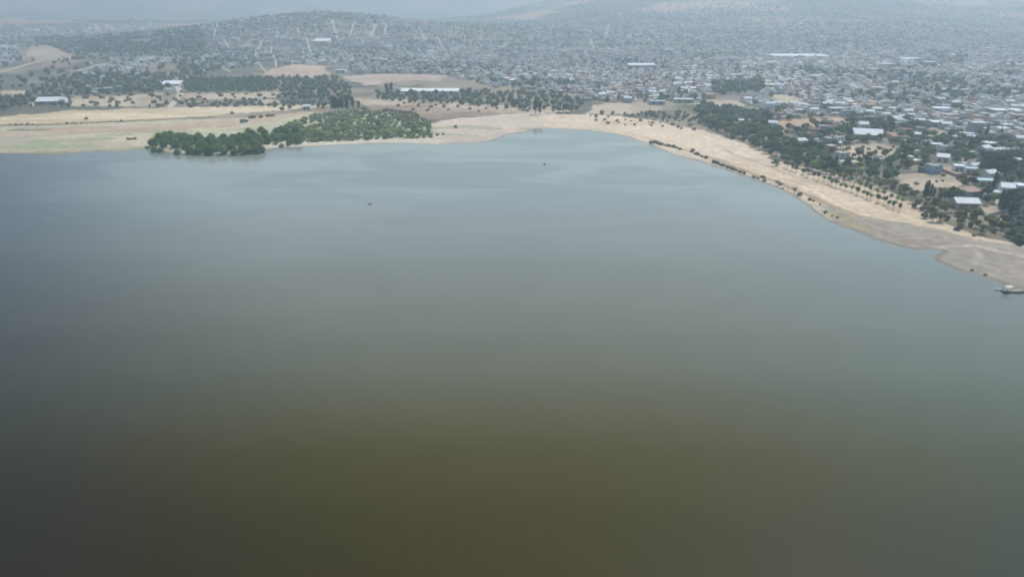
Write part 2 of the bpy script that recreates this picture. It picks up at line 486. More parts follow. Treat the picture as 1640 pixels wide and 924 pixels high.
near = rr0 < 2600
def zone(px, c, c2=None, t=None, soft=False):
    poly = W(px)
    xs = [p[0] for p in poly]; ys = [p[1] for p in poly]
    bb = (X > min(xs) - 30) & (X < max(xs) + 30) & (Y > min(ys) - 30) & (Y < max(ys) + 30) & near
    idx = np.nonzero(bb)[0]
    ins = inside(wx[idx], wy[idx], poly)
    idx = idx[ins]
    if c2 is None: cc = np.tile(np.asarray(c), (len(idx), 1))
    else: cc = mixc(c, c2, t[idx])
    C[idx] = cc * (0.88 + 0.24 * f2[idx])[:, None]
    return idx
def stripe(px, w, c, amt=1.0):
    line = W(px)
    xs = [p[0] for p in line]; ys = [p[1] for p in line]
    idx = np.nonzero((X > min(xs) - 30) & (X < max(xs) + 30) & (Y > min(ys) - 30) & (Y < max(ys) + 30) & near)[0]
    d = polydist(X[idx] * .7 + wx[idx] * .3, Y[idx] * .7 + wy[idx] * .3, line)
    ww = w * (0.5 + f2[idx])
    t = (1 - sm(d, ww * .5, ww)) * amt
    C[idx] = C[idx] * (1 - t[:, None]) + np.asarray(c)[None, :] * t[:, None]

STRAW = (0.60, 0.495, 0.34); STRAW2 = (0.50, 0.395, 0.26)
FLD = (0.47, 0.385, 0.285); FLD2 = (0.36, 0.295, 0.215)
band = sm(fbm(X, Y * 4, 160, 61, 3), .4, .6)
fine = sm(f1, .4, .6)
fine_ = sm(f1, .4, .6)
zone([(1150, 190), (1290, 185), (1640, 240), (1900, 290), (1900, 430), (1640, 385), (1560, 370), (1440, 325), (1330, 290), (1240, 250)], (0.125, 0.125, 0.09), (0.25, 0.215, 0.165), fine_)
zone([(560, 122), (760, 130), (960, 160), (1120, 156), (1330, 186), (1640, 240), (1900, 290), (2000, 80), (1200, 78), (700, 78), (330, 90), (330, 114), (430, 106)], (0.12, 0.12, 0.10), (0.21, 0.19, 0.16), fine_)
zone([(60, 92), (330, 92), (330, 66), (60, 66)], (0.085, 0.095, 0.07), (0.12, 0.12, 0.09), fine_)
zone([(290, 129), (420, 127), (426, 148), (300, 151)], (0.10, 0.11, 0.07))
# left flats
zone([(-400, 300), (-400, 215), (0, 204), (200, 196), (480, 184), (560, 184), (620, 196), (700, 200), (720, 240), (300, 260)], (0.40, 0.35, 0.25), (0.47, 0.405, 0.295), band)
zone([(-300, 232), (0, 213), (120, 208), (250, 204), (400, 190), (500, 182), (560, 184), (440, 206), (380, 212), (240, 216), (100, 217), (0, 222), (-200, 240)], (0.43, 0.315, 0.215), (0.46, 0.36, 0.26), band)
zone([(-300, 222), (0, 204), (250, 194), (400, 184), (480, 176), (560, 172), (470, 171), (200, 177), (100, 181), (0, 190), (-300, 205)], STRAW, STRAW2, band)
stripe([(-200, 214), (0, 203.5), (60, 202.5), (120, 201), (200, 197), (300, 193), (370, 191), (440, 186)], 7, (0.20, 0.15, 0.09))
stripe([(20, 211), (50, 211.5), (72, 211)], 8, (0.24, 0.21, 0.13))
for c_ in ([(130, 226), (170, 225)], [(172, 219), (200, 218)], [(50, 230), (80, 231)], [(300, 222), (380, 218)], [(20, 237), (140, 236)]):
    stripe(c_, 12, (0.29, 0.32, 0.19), 0.75)
stripe([(-40, 226), (60, 221), (160, 214), (235, 212)], 8, (0.36, 0.30, 0.22), .7)
stripe([(62, 246), (80, 247), (105, 245.5)], 7, (0.22, 0.22, 0.13), .8)
# thicket floor, red soil behind, sandy spit
zone([(236, 242), (240, 212), (330, 208), (440, 200), (500, 184), (600, 178), (660, 186), (690, 205), (700, 222), (560, 226), (440, 236), (420, 243)], (0.34, 0.34, 0.20), (0.46, 0.42, 0.29), fine)
zone([(560, 160), (700, 165), (840, 172), (930, 180), (870, 186), (800, 185), (700, 180), (600, 178)], (0.36, 0.28, 0.20), (0.46, 0.37, 0.28), fine)
zone([(590, 170), (680, 172), (740, 178), (800, 181), (795, 187), (740, 188), (700, 196), (650, 190), (600, 180)], (0.27, 0.19, 0.145), (0.36, 0.27, 0.205), fine)
zone([(690, 236), (690, 200), (740, 190), (800, 187), (860, 183), (960, 187), (990, 205), (930, 212), (840, 214), (800, 226), (760, 234)], (0.49, 0.40, 0.33), (0.54, 0.44, 0.35), band)
stripe([(700, 208), (750, 206), (790, 208)], 14, (0.33, 0.31, 0.21), .8)
stripe([(680, 214), (720, 218), (760, 220)], 8, (0.34, 0.34, 0.24), .7)
stripe([(440, 234), (500, 231), (560, 229), (620, 227), (690, 228)], 13, (0.56, 0.50, 0.40))
stripe([(700, 183), (760, 184.5), (800, 185)], 8, (0.26, 0.18, 0.13), .8)
# beach on the far right shore
zone([(930, 214), (880, 203), (845, 194), (900, 185), (960, 186), (1040, 196), (1100, 208), (1140, 218), (1190, 233), (1240, 257), (1300, 274), (1360, 290), (1420, 308), (1462, 332), (1490, 352),
      (1540, 375), (1600, 388), (1700, 410), (1950, 470), (1950, 620), (1640, 500), (1400, 400), (1250, 320), (1050, 250), (960, 215)], (0.53, 0.42, 0.305), (0.61, 0.495, 0.37), band)
zone([(1290, 345), (1300, 326), (1370, 347), (1450, 360), (1520, 378), (1600, 392), (1700, 420), (1950, 500), (1950, 620), (1640, 500)], (0.31, 0.27, 0.22), (0.38, 0.325, 0.26), band)
stripe([(1400, 372), (1460, 388), (1500, 392)], 10, (0.30, 0.245, 0.2), .6)
stripe([(1500, 398), (1560, 395), (1640, 415)], 3, (0.55, 0.48, 0.40), .5)
stripe([(1160, 243), (1220, 266), (1281, 287), (1340, 305), (1400, 324), (1440, 340)], 3.0, (0.38, 0.30, 0.225), .75)
stripe([(1045, 226), (1085, 238), (1150, 259), (1200, 277), (1245, 294), (1310, 320), (1370, 350)], 3.5, (0.33, 0.26, 0.17), .85)
stripe([(1062, 240), (1100, 250), (1160, 268), (1230, 292), (1290, 322), (1330, 352)], 3.5, (0.50, 0.43, 0.34), .8)
stripe([(1320, 342), (1360, 356), (1390, 370)], 5, (0.34, 0.29, 0.17), .7)
# fields and lots further back
def field(px, c=FLD, c2=FLD2): return zone(px, c, c2, fine)
FIELDS = [
    [(940, 185), (945, 171), (985, 168), (1030, 168), (1060, 176), (1050, 184), (1000, 186)],
    [(1120, 171), (1135, 163), (1180, 163), (1196, 170), (1180, 176), (1140, 175)],
    [(425, 118), (440, 112), (475, 106), (520, 108), (528, 124), (480, 127), (430, 125)],
    [(540, 126), (600, 121), (660, 121), (720, 123), (700, 134), (660, 131), (610, 137), (590, 140), (565, 131)],
    [(285, 158), (300, 151), (380, 152), (450, 149), (452, 157), (400, 163), (330, 161)],
    [(110, 172), (120, 157), (180, 157), (240, 152), (262, 152), (256, 172), (200, 174)],
    [(0, 148), (40, 147), (52, 153), (30, 160), (0, 158)],
    [(410, 164), (420, 160), (455, 164), (450, 170), (420, 170)],
    [(1220, 205), (1250, 199), (1300, 193), (1340, 192), (1358, 199), (1320, 205), (1260, 210)],
    [(1435, 300), (1440, 282), (1470, 281), (1540, 300), (1545, 306), (1500, 303), (1470, 308)],
    [(1500, 276), (1515, 272), (1552, 277), (1555, 285), (1535, 290), (1520, 284)],
    [(1490, 283), (1500, 279), (1530, 288), (1526, 296), (1500, 292)],
    [(1525, 342), (1540, 333), (1590, 330), (1600, 322), (1616, 328), (1600, 342), (1560, 350), (1540, 352)],
    [(1600, 352), (1625, 348), (1640, 352), (1620, 366), (1605, 368)],
    [(1345, 247), (1350, 238), (1400, 233), (1440, 240), (1455, 250), (1400, 258), (1350, 258)],
    [(1480, 213), (1500, 209), (1522, 214), (1515, 224), (1495, 226), (1480, 220)],
    [(1228, 166), (1240, 155), (1275, 158), (1290, 168), (1260, 174)],
    [(40, 100), (50, 82), (75, 78), (110, 92), (122, 98), (100, 104)],
]
FC_ = {8: ((0.46, 0.31, 0.19), (0.42, 0.30, 0.2)), 3: ((0.47, 0.37, 0.30), (0.40, 0.31, 0.25)), 2: ((0.50, 0.38, 0.28), (0.44, 0.33, 0.25)), 17: ((0.42, 0.32, 0.25), (0.36, 0.29, 0.22))}
for i, fpx in enumerate(FIELDS):
    field(fpx, *FC_.get(i, (FLD, FLD2)))
# lawns
zone([(1383, 281), (1381, 268), (1388, 266), (1389, 280)], (0.16, 0.24, 0.06))
zone([(1340, 273), (1342, 268), (1358, 267), (1360, 272)], (0.12, 0.18, 0.07))
# drying lines left by the falling water, mottled silt
line_ = fbm(SD * 1.0 + (f1 - .5) * 14, SD * 0 + 3.0, 3.2, 211, 2) - .5
m_ = np.clip(1 - SD / 70, 0, 1) * (SD > 0) * (rr0 < 1300)
C = C * (1 + (0.42 * line_ * m_))[:, None]
f4 = fbm(X, Y, 5, 223, 3) - .5
C = C * (1 + 0.30 * f4 * (rr0 < 1300))[:, None]
# wet rim of the shore
t = (1 - sm(SD, 0.3, 2.0 + 5 * f1)) * 0.85
t = np.where(rr0 < 1300, t, 0)
C = C * (1 - t[:, None]) + np.array((0.20, 0.165, 0.12))[None, :] * t[:, None]

idx = np.arange(nr * na).reshape(nr, na)
q = np.stack([idx[:-1, :], np.roll(idx, -1, 1)[:-1, :], np.roll(idx, -1, 1)[1:, :], idx[1:, :]], -1).reshape(-1, 4)[:, ::-1]
me = bpy.data.meshes.new('ground')
me.vertices.add(nr * na); me.vertices.foreach_set('co', np.stack([X, Y, Z], 1).astype(np.float32).ravel())
me.loops.add(q.size); me.loops.foreach_set('vertex_index', q.astype(np.int32).ravel())
me.polygons.add(len(q)); me.polygons.foreach_set('loop_start', np.arange(0, q.size, 4, dtype=np.int32))
me.polygons.foreach_set('loop_total', np.full(len(q), 4, np.int32))
me.polygons.foreach_set('use_smooth', np.ones(len(q), bool))
me.update(calc_edges=True)
ca = me.color_attributes.new('Col', 'FLOAT_COLOR', 'POINT')
cc = np.ones((len(C), 4), np.float32); cc[:, :3] = C
ca.data.foreach_set('color', cc.ravel())
me.materials.append(M['ground'])
tag(link('ground', me), 'dry earth, sand and hill slopes around the lake', kind='structure')

# lake surface
N = 72
wv = [(0, 0, 0)] + [(math.sin(2 * math.pi * i / N) * 1650, math.cos(2 * math.pi * i / N) * 1650, 0) for i in range(N)]
wf = [(0, 1 + (i + 1) % N, 1 + i) for i in range(N)]
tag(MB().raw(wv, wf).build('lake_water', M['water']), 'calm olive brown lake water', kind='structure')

# haze
m = bpy.data.materials.new('haze'); m.use_nodes = True; nt = m.node_tree; nt.nodes.clear()
pv = nt.nodes.new('ShaderNodeVolumePrincipled'); mo = nt.nodes.new('ShaderNodeOutputMaterial')
pv.inputs['Color'].default_value = (*HAZE_COLOR, 1)
pv.inputs['Density'].default_value = HAZE_DENSITY
pv.inputs['Anisotropy'].default_value = HAZE_G
nt.links.new(pv.outputs[0], mo.inputs['Volume'])
zt = float(Z.max()) + 60
tag(MB().box(-16000, 16000, -16000, 16000, -6.5, zt).build('haze', m), 'pale blue dry season haze over lake and city', kind='stuff')
# ------------------------------------------------------------------ landmarks used to say which thing is which
LM = []      # (phrase, x, y)
ORD = ['nearest', 'second nearest', 'third nearest', 'fourth nearest', 'fifth nearest', 'sixth nearest', 'seventh nearest', 'eighth nearest', 'ninth nearest', 'tenth nearest',
       'eleventh nearest', 'twelfth nearest', 'thirteenth nearest', 'fourteenth nearest', 'fifteenth nearest', 'sixteenth nearest', 'seventeenth nearest', 'eighteenth nearest', 'nineteenth nearest', 'twentieth nearest']
TENS = {2: 'twenty', 3: 'thirty', 4: 'forty', 5: 'fifty', 6: 'sixty', 7: 'seventy', 8: 'eighty', 9: 'ninety'}
TENTH = {2: 'twentieth', 3: 'thirtieth', 4: 'fortieth', 5: 'fiftieth', 6: 'sixtieth', 7: 'seventieth', 8: 'eightieth', 9: 'ninetieth'}
def ordinal(k):
    if k < 20: return ORD[k]
    n = k + 1
    t, u = divmod(n, 10)
    t = min(t, 9)
    return (TENTH[t] if u == 0 else TENS[t] + '-' + ORD[u - 1].split()[0].replace('nearest', 'first')) + ' nearest'

def name_by_landmark(items):
    """items: (object, adjectives, noun). Each gets a label from its look and its rank from the closest landmark."""
    lx = np.array([l[1] for l in LM]); ly = np.array([l[2] for l in LM])
    seen = {}
    rows = []
    for o, adj, noun in items:
        d = np.hypot(lx - o.location.x, ly - o.location.y)
        k = int(np.argmin(d))
        rows.append((k, adj, noun, float(d[k]), o))
    rows.sort(key=lambda r: r[3])
    for k, adj, noun, d, o in rows:
        key = (k, adj, noun)
        n = seen.get(key, 0); seen[key] = n + 1
        o['label'] = '%s %s, %s %s' % (adj, noun, ordinal(n).replace(' nearest', '').replace('nearest', 'first'), 'from ' + LM[k][0])

def mpp(u, v):
    """Metres across one photo pixel at that spot."""
    x, y = PT(u, v)
    return math.hypot(x, y) * math.cos(math.atan2(x, y)) / FPX * 1.0 if v < 90 else (P(u + 1, v)[0] - P(u, v)[0])

BUILT = []    # footprints to keep clear: x, y, radius

# ------------------------------------------------------------------ larger buildings
def building(u, v, wpx, depth, h, roof, wall, label, cat='building', name='building', style='flat', rz=None, lm=None, doors=2, wins=3):
    x, y = PT(u, v)
    w = wpx * mpp(u, v)
    y += depth / 2
    z = H1(x, y) - 0.3
    root = bpy.data.objects.new(name, None); col.objects.link(root)
    root.location = (x, y, z)
    root.rotation_euler = (0, 0, rz if rz is not None else -math.atan2(x, y) * 0.4)
    tag(root, label, cat)
    BUILT.append((x, y, w * .5 + 3, depth * .5 + 3))
    W2, D2 = w / 2, depth / 2
    wl = MB()
    wl.box(-W2, W2, -D2, D2, 0, h)
    rf = MB()
    if style == 'flat':
        rf.box(-W2 - .25, W2 + .25, -D2 - .25, D2 + .25, h + .002, h + .25)
        for (a, b_, c, d) in ((-W2 - .25, W2 + .25, -D2 - .25, -D2 + .05), (-W2 - .25, W2 + .25, D2 - .05, D2 + .25)):
            rf.box(a, b_, c, d, h + .252, h + .7)
        rf.box(-W2 - .25, -W2 + .05, -D2 + .052, D2 - .052, h + .252, h + .698); rf.box(W2 - .05, W2 + .25, -D2 + .052, D2 - .052, h + .252, h + .698)
    elif style == 'gable':      # ridge along x
        g = min(depth * .22, 5)
        e = .4
        wl.raw([(-W2, -D2, h + .002), (-W2, D2, h + .002), (-W2, 0, h + g - .05), (W2, -D2, h + .002), (W2, D2, h + .002), (W2, 0, h + g - .05)],
               [(0, 2, 1), (3, 4, 5), (0, 3, 5, 2), (1, 2, 5, 4)])
        for s in (-1, 1):
            rf.raw([(-W2 - e, s * (D2 + e), h - .1), (W2 + e, s * (D2 + e), h - .1), (W2 + e, 0, h + g), (-W2 - e, 0, h + g),
                    (-W2 - e, s * (D2 + e), h + .1), (W2 + e, s * (D2 + e), h + .1), (W2 + e, 0, h + g + .2), (-W2 - e, 0, h + g + .2)],
                   [(0, 3, 2, 1), (4, 5, 6, 7), (0, 1, 5, 4), (1, 2, 6, 5), (3, 0, 4, 7)])
    elif style == 'vault':
        n = 9
        ring = [(-D2 - .2 + (depth + .4) * i / n, h + math.sin(math.pi * i / n) * depth * .16 + .05) for i in range(n + 1)]
        v_ = [(-W2 - .2, a, b_) for a, b_ in ring] + [(W2 + .2, a, b_) for a, b_ in ring] + [(-W2 - .2, a, b_ - .25) for a, b_ in ring] + [(W2 + .2, a, b_ - .25) for a, b_ in ring]
        m_ = n + 1
        rf.raw(v_, [(i, i + 1, m_ + i + 1, m_ + i) for i in range(n)] + [(2 * m_ + i, 3 * m_ + i, 3 * m_ + i + 1, 2 * m_ + i + 1) for i in range(n)]
               + [(i, 2 * m_ + i, 2 * m_ + i + 1, i + 1) for i in range(n)] + [(m_ + i, m_ + i + 1, 3 * m_ + i + 1, 3 * m_ + i) for i in range(n)])
    elif style == 'mono':
        g = h * .9; e = .3
        wl.raw([(-W2, -D2, h + .002), (-W2, D2, h + .002), (-W2, D2, h + g - .05), (W2, -D2, h + .002), (W2, D2, h + .002), (W2, D2, h + g - .05)], [(0, 1, 2), (3, 5, 4), (0, 2, 5, 3), (1, 4, 5, 2)])
        rf.raw([(-W2 - e, -D2 - e, h - .02), (W2 + e, -D2 - e, h - .02), (W2 + e, D2 + e, h + g), (-W2 - e, D2 + e, h + g), (-W2 - e, -D2 - e, h + .2), (W2 + e, -D2 - e, h + .2), (W2 + e, D2 + e, h + g + .22), (-W2 - e, D2 + e, h + g + .22)],
               [(0, 3, 2, 1), (4, 5, 6, 7), (0, 1, 5, 4), (1, 2, 6, 5), (2, 3, 7, 6), (3, 0, 4, 7)])
    elif style == 'canopy':
        wl = MB()
        for a in (-W2 + .4, 0, W2 - .4):
            for c in (-D2 + .4, D2 - .4): wl.box(a - .2, a + .2, c - .2, c + .2, 0, h)
        rf.box(-W2, W2, -D2, D2, h + .002, h + .35)
    elif style == 'hip':
        g = min(depth * .25, 3.2); e = .6; rl = max(W2 - D2, .3)
        rf.raw([(-W2 - e, -D2 - e, h + .002), (W2 + e, -D2 - e, h + .002), (W2 + e, D2 + e, h + .002), (-W2 - e, D2 + e, h + .002), (-rl, 0, h + g), (rl, 0, h + g)],
               [(0, 3, 2, 1), (0, 1, 5, 4), (1, 2, 5), (2, 3, 4, 5), (3, 0, 4)])
    if style == 'canopy': wl.build('post', M['wall_' + wall], root)
    else: wl.build('wall', M['wall_' + wall], root)
    rf.build('roof', M['roof_' + roof], root)
    if style != 'canopy':
        for i in range(doors):
            cx = -W2 + w * (i + .5) / doors
            dw = min(1.8, w * .08 + .5)
            MB().box(cx - dw, cx + dw, -D2 - .06, -D2 + .02, .05, min(3.4, h * .75)).build('door', M['door'], root)
        for i in range(wins):
            cx = -W2 + w * (i + 1.0) / (wins + 1) + w * .04
            MB().box(cx - .7, cx + .7, -D2 - .05, -D2 + .02, h * .55, h * .55 + 1.1).build('window', M['glass'], root)
    if lm: LM.append((lm, x, y))
    return root

B = building
B(270, 138, 28, 26, 3.0, 'white', 'white', 'bright white shed with a broad plain roof beside the dark orchard', 'shed', 'shed', 'mono', lm='the bright white shed by the orchard', doors=1, wins=0)
B(74, 168, 33, 20, 4.5, 'white', 'grey', 'broad white gabled barn roof among shrubs above the straw field', 'barn', 'barn', 'gable', lm='the white gabled barn by the straw field', rz=0.12)
B(98, 167, 10, 12, 6, 'tin', 'white', 'small pale building standing close against the broad white barn', 'annex', 'outbuilding', 'gable')
B(49, 171, 5, 5, 4, 'white', 'white', 'tiny white hut beside the broad white barn on the straw field edge', 'hut', 'hut')
B(688, 149, 92, 16, 2.6, 'white', 'white', 'very long low white roof stretched behind the lakeside tree line', 'warehouse', 'warehouse', 'mono', lm='the very long low white roof', rz=0.0)
B(1030, 109, 43, 45, 5, 'white', 'cream', 'long white factory roof in the middle of the town', 'factory', 'factory', 'flat', lm='the long white factory roof in mid town', rz=0)
B(1286, 94, 88, 70, 5, 'white', 'white', 'widest white industrial roof, far across the plain before the bare hill', 'factory', 'factory', 'flat', lm='the widest white roof on the far plain', rz=0)
B(1395, 224, 42, 20, 5, 'white', 'grey', 'large white gabled hall surrounded by dark trees near the shore', 'hall', 'hall', 'gable', lm='the large white gabled hall', rz=-0.35)
B(1506, 204, 20, 16, 5, 'white', 'grey', 'bright white flat roof hall beyond a small dry lot', 'hall', 'hall', 'flat', lm='the bright white flat hall', rz=-0.2)
B(1513, 181, 24, 18, 5, 'white', 'grey', 'pale flat-roofed workshop directly behind the bright white hall', 'workshop', 'workshop', 'flat', rz=-0.2)
B(1569, 213, 23, 12, 10, 'tin', 'grey', 'tall square grey block with a blank front among low houses', 'building', 'block_building', 'flat', lm='the tall square grey block', rz=-0.1, doors=1, wins=4)
B(1609, 214, 17, 12, 5, 'white', 'white', 'small white hall beside the tall square grey block', 'hall', 'hall', 'flat', rz=-0.1)
B(1606, 184, 24, 20, 5, 'white', 'grey', 'white roofed store above the light road near the edge of view', 'store', 'store', 'flat', lm='the white store above the light road', rz=-0.1)
B(1632, 184, 18, 18, 5, 'white', 'cream', 'cream walled store at the right end of the light road', 'store', 'store', 'flat', rz=-0.1)
B(1472, 222, 15, 10, 4, 'white', 'pink', 'white roofed pink house on the edge of the small dry lot', 'house', 'lot_house', 'flat', rz=-0.2)
B(1503, 239, 17, 9, 4, 'white', 'grey', 'narrow white roof between dark trees below the small dry lot', 'house', 'lot_house', 'flat', rz=-0.2)
B(1552, 221, 20, 9, 4, 'tin', 'cream', 'pale L-shaped compound roof in front of the grey block', 'house', 'lot_house', 'flat', rz=-0.2)
B(1343, 236, 13, 9, 4, 'white', 'cream', 'small white roof beside the scrubby yellow lot', 'house', 'lot_house', 'flat', rz=-0.3)
B(1514, 260, 17, 10, 4.5, 'white', 'white', 'white house with a bright end wall above the enclosed lots', 'house', 'lot_house', 'gable', rz=-0.5)
B(1540, 275, 16, 9, 4.2, 'white', 'white', 'white roofed villa wing at the back of the walled lawn', 'house', 'villa', 'flat', rz=-0.35, lm='the white villa wing by the walled lots')
B(1559, 279, 19, 9, 4.0, 'teal', 'white', 'pale teal roof joined to the white villa wing', 'house', 'villa', 'flat', rz=-0.35)
B(1632, 266, 13, 9, 5, 'white', 'white', 'white house past the darkest tree group', 'house', 'villa', 'flat', rz=-0.3)
B(1551, 336, 35, 11, 4.6, 'white', 'grey', 'white gabled villa in deep shade with a long grey front wall', 'house', 'villa', 'gable', rz=-0.12, lm='the white gabled villa near the beach', doors=2, wins=4)
B(1560, 316, 27, 10, 4.4, 'tile', 'grey', 'villa with a pinkish hipped roof behind the white gabled villa', 'house', 'villa', 'hip', rz=0.2, doors=1, wins=3)
B(1582, 299, 28, 9, 4.2, 'teal', 'cream', 'long pale greenish roof behind the pinkish hipped villa', 'house', 'villa', 'flat', rz=-0.15)
B(1598, 318, 14, 8, 4, 'tin', 'white', 'small tin roofed house left of the tall pointed conifer', 'house', 'villa', 'flat', rz=-0.2)
B(1618, 313, 18, 11, 5.5, 'white', 'white', 'tall white gabled house behind the tall pointed conifer', 'house', 'villa', 'gable', rz=-0.45, lm='the tall white gabled house')
B(1639, 308, 12, 10, 4.5, 'white', 'white', 'white flat house cut by the edge of view past the gabled house', 'house', 'villa', 'flat', rz=-0.3)
B(1362, 267, 28, 9, 3.6, 'dusty', 'cream', 'open pavilion with a wide pale roof beside the green lawn', 'pavilion', 'pavilion', 'canopy', rz=-0.05, lm='the open pavilion by the lawn')
B(1340, 180, 19, 12, 4.5, 'white', 'grey', 'white roof at the edge of trees below the ochre field', 'hall', 'hall', 'flat', rz=-0.1, lm='the white roof above the ochre field')
B(1238, 105, 25, 20, 6, 'white', 'grey', 'short white shed just below the widest white industrial roof', 'shed', 'shed', 'flat', rz=0)
B(1463, 99, 38, 45, 5, 'tin', 'grey', 'long grey-white works on the far plain under the bare slope', 'factory', 'factory', 'flat', rz=0.15, lm='the long grey-white works')
B(1420, 108, 28, 20, 6, 'white', 'grey', 'white shed in front of the long grey-white works', 'shed', 'shed', 'flat', rz=0)
B(1398, 99, 22, 20, 6, 'tin', 'cream', 'pale tin shed left of the long grey-white works', 'shed', 'shed', 'flat', rz=0)
B(1492, 105, 19, 20, 6, 'white', 'grey', 'small bright shed right of the long grey-white works', 'shed', 'shed', 'flat', rz=0)
B(1362, 76, 9, 20, 8, 'white', 'white', 'isolated bright roof on the lower slope of the bare hill', 'shed', 'shed', 'flat', rz=0)
B(1443, 69, 13, 25, 8, 'white', 'white', 'isolated white roof farthest up the right-hand slope', 'shed', 'shed', 'flat', rz=.3)
B(545, 117, 16, 16, 5, 'white', 'white', 'white house roof standing alone beside the large bare field', 'barn', 'barn', 'flat', rz=0, lm='the lone white roof by the bare field')
B(513, 71, 24, 40, 5, 'white', 'white', 'big white school block on the street-lined hill', 'school', 'school', 'mono', rz=0, lm='the big white school block on the hill')
B(440, 58, 9, 12, 10, 'white', 'white', 'upright white building high among the hill houses', 'building', 'block_building', 'flat', rz=0)
B(491, 176, 12, 7, 4.5, 'white', 'white', 'little white farm building behind the lakeside thicket', 'barn', 'barn', 'gable', rz=0, lm='the little white farm building')
B(43, 51, 22, 40, 9, 'white', 'white', 'white industrial hall at the upper left of the plain', 'factory', 'factory', 'flat', rz=0, lm='the white hall at the upper left')
B(74, 48, 10, 40, 9, 'white', 'white', 'smaller white hall beside the one at the upper left', 'factory', 'factory', 'flat', rz=0)
B(212, 48, 26, 40, 8, 'tin', 'white', 'pale hall beyond the pair of slanting white ramps', 'factory', 'factory', 'flat', rz=.1, lm='the pale hall behind the slanting ramps')
B(222, 69, 20, 20, 6, 'white', 'white', 'white roof in the dark wood left of the hill', 'shed', 'shed', 'flat', rz=0)
B(18, 78, 8, 14, 7, 'white', 'white', 'bright white house on the crest at the left edge', 'house', 'villa', 'flat', rz=0, lm='the bright white house on the left crest')
B(1053, 168, 24, 10, 4.5, 'tin', 'grey', 'pale tin roof at the back corner of the tan field', 'shed', 'shed', 'flat', rz=-.1, lm='the pale tin roof by the tan field')
B(1096, 165, 30, 12, 4.5, 'white', 'grey', 'white roofed workshop between the two tan fields', 'workshop', 'workshop', 'flat', rz=-.1)
B(1193, 200, 16, 10, 4.5, 'white', 'white', 'white house at the end of the green wood', 'house', 'villa', 'flat', rz=-.2, lm='the white house by the green wood')
B(892, 122, 6, 9, 9, 'white', 'white', 'slim white block in the grey middle of town', 'building', 'block_building', 'flat', rz=0, lm='the slim white block in mid town')
B(724, 77, 5, 10, 14, 'white', 'white', 'narrow white tower right of the hill', 'tower', 'tower_building', 'flat', rz=0, doors=1, wins=2)
B(1180, 126, 22, 16, 6, 'tin', 'grey', 'grey-white hall in the plain behind the twin tan fields', 'hall', 'hall', 'flat', rz=0, lm='the grey-white hall in the plain')

for px_, ph in (((246, 243), "the willow clump's beach end"), ((330, 247), "the willow clump's waterline middle"), ((415, 246), "the willow clump's waterline tip"), ((280, 226), "the willow clump's beach-side back"), ((400, 220), "the willow clump's inland tip"), ((462, 226), 'the gap between clump and thicket'), ((360, 236), 'the heart of the willow clump'),
                ((500, 228), "the thicket's front by the clump"), ((560, 226), "the thicket's front middle"), ((620, 223), "the thicket's sandy front edge"), ((688, 220), "the thicket's spit end"), ((530, 205), "the thicket's clearing side"), ((640, 205), 'the reddish soil side of thicket'), ((560, 188), "the thicket's back edge"), ((640, 186), "the thicket's back corner"), ((500, 192), 'the back tongue of the thicket'),
                ((1300, 286), 'the monument third of young rows'), ((1345, 300), 'the lower middle of young rows'), ((1400, 318), 'the thickest part of young rows'), ((1370, 290), 'the lawn side of young rows'), ((1170, 262), 'the second green weed bank'), ((60, 203), 'the dark weed line'), ((170, 197), 'the far end of weed line'), ((410, 192), 'the reddish flat beside the clump'),
                ((1150, 190), 'the back of the green wood'), ((1250, 245), 'the beach corner of green wood'), ((1300, 262), 'the wood beside the monument'), ((1450, 345), 'the beach strip near young rows'), ((1500, 350), 'the thin middle of beach strip'), ((1560, 365), 'the round olive strip tree'), ((1610, 375), 'the far end of beach strip'), ((1390, 245), 'the scrubby yellow lot'),
                ((1520, 322), 'the grove beside the villas'), ((1480, 262), 'the garden belt above bare lot'), ((1560, 245), 'the belt above the darkest trees'), ((1630, 235), 'the gardens behind the gabled house'), ((1450, 225), 'the low roofs below ochre field'), ((720, 165), 'the belt under the long roof'), ((830, 165), 'the belt left of the poplars'), ((160, 165), 'the fields beside the barn'), ((1040, 205), 'the sparse scrub on sand'), ((980, 195), 'the scrub below tan field'), ((330, 165), 'the shrub rows by the orchard'), ((460, 165), 'the shrub rows by the thicket'), ((1640, 372), 'the big dark tree at the beach end'), ((1500, 318), 'the pointed dark cypresses'), ((1280, 282), 'the start of the young tree row'),
                ((1440, 338), 'the end of the young tree row'), ((1590, 270), 'the darkest tree group'), ((857, 186), 'the two tall dark poplars'), ((542, 180), 'the tall dark eucalyptus'), ((1210, 225), 'the green wood behind the sand'),
                ((1080, 236), 'the low green weed bank'), ((590, 212), 'the middle of the thicket'), ((1272, 302), 'the spiky dry shrub'), ((205, 108), 'the white hamlet on the ridge'),
                ((350, 140), 'the dark orchard'), ((1000, 176), 'the tan field'), ((1158, 168), 'the smaller tan field'), ((1290, 200), 'the ochre field'), ((620, 128), 'the large bare field'), ((1480, 292), 'the pale bare lot')):
    LM.append((ph,) + P(*px_))

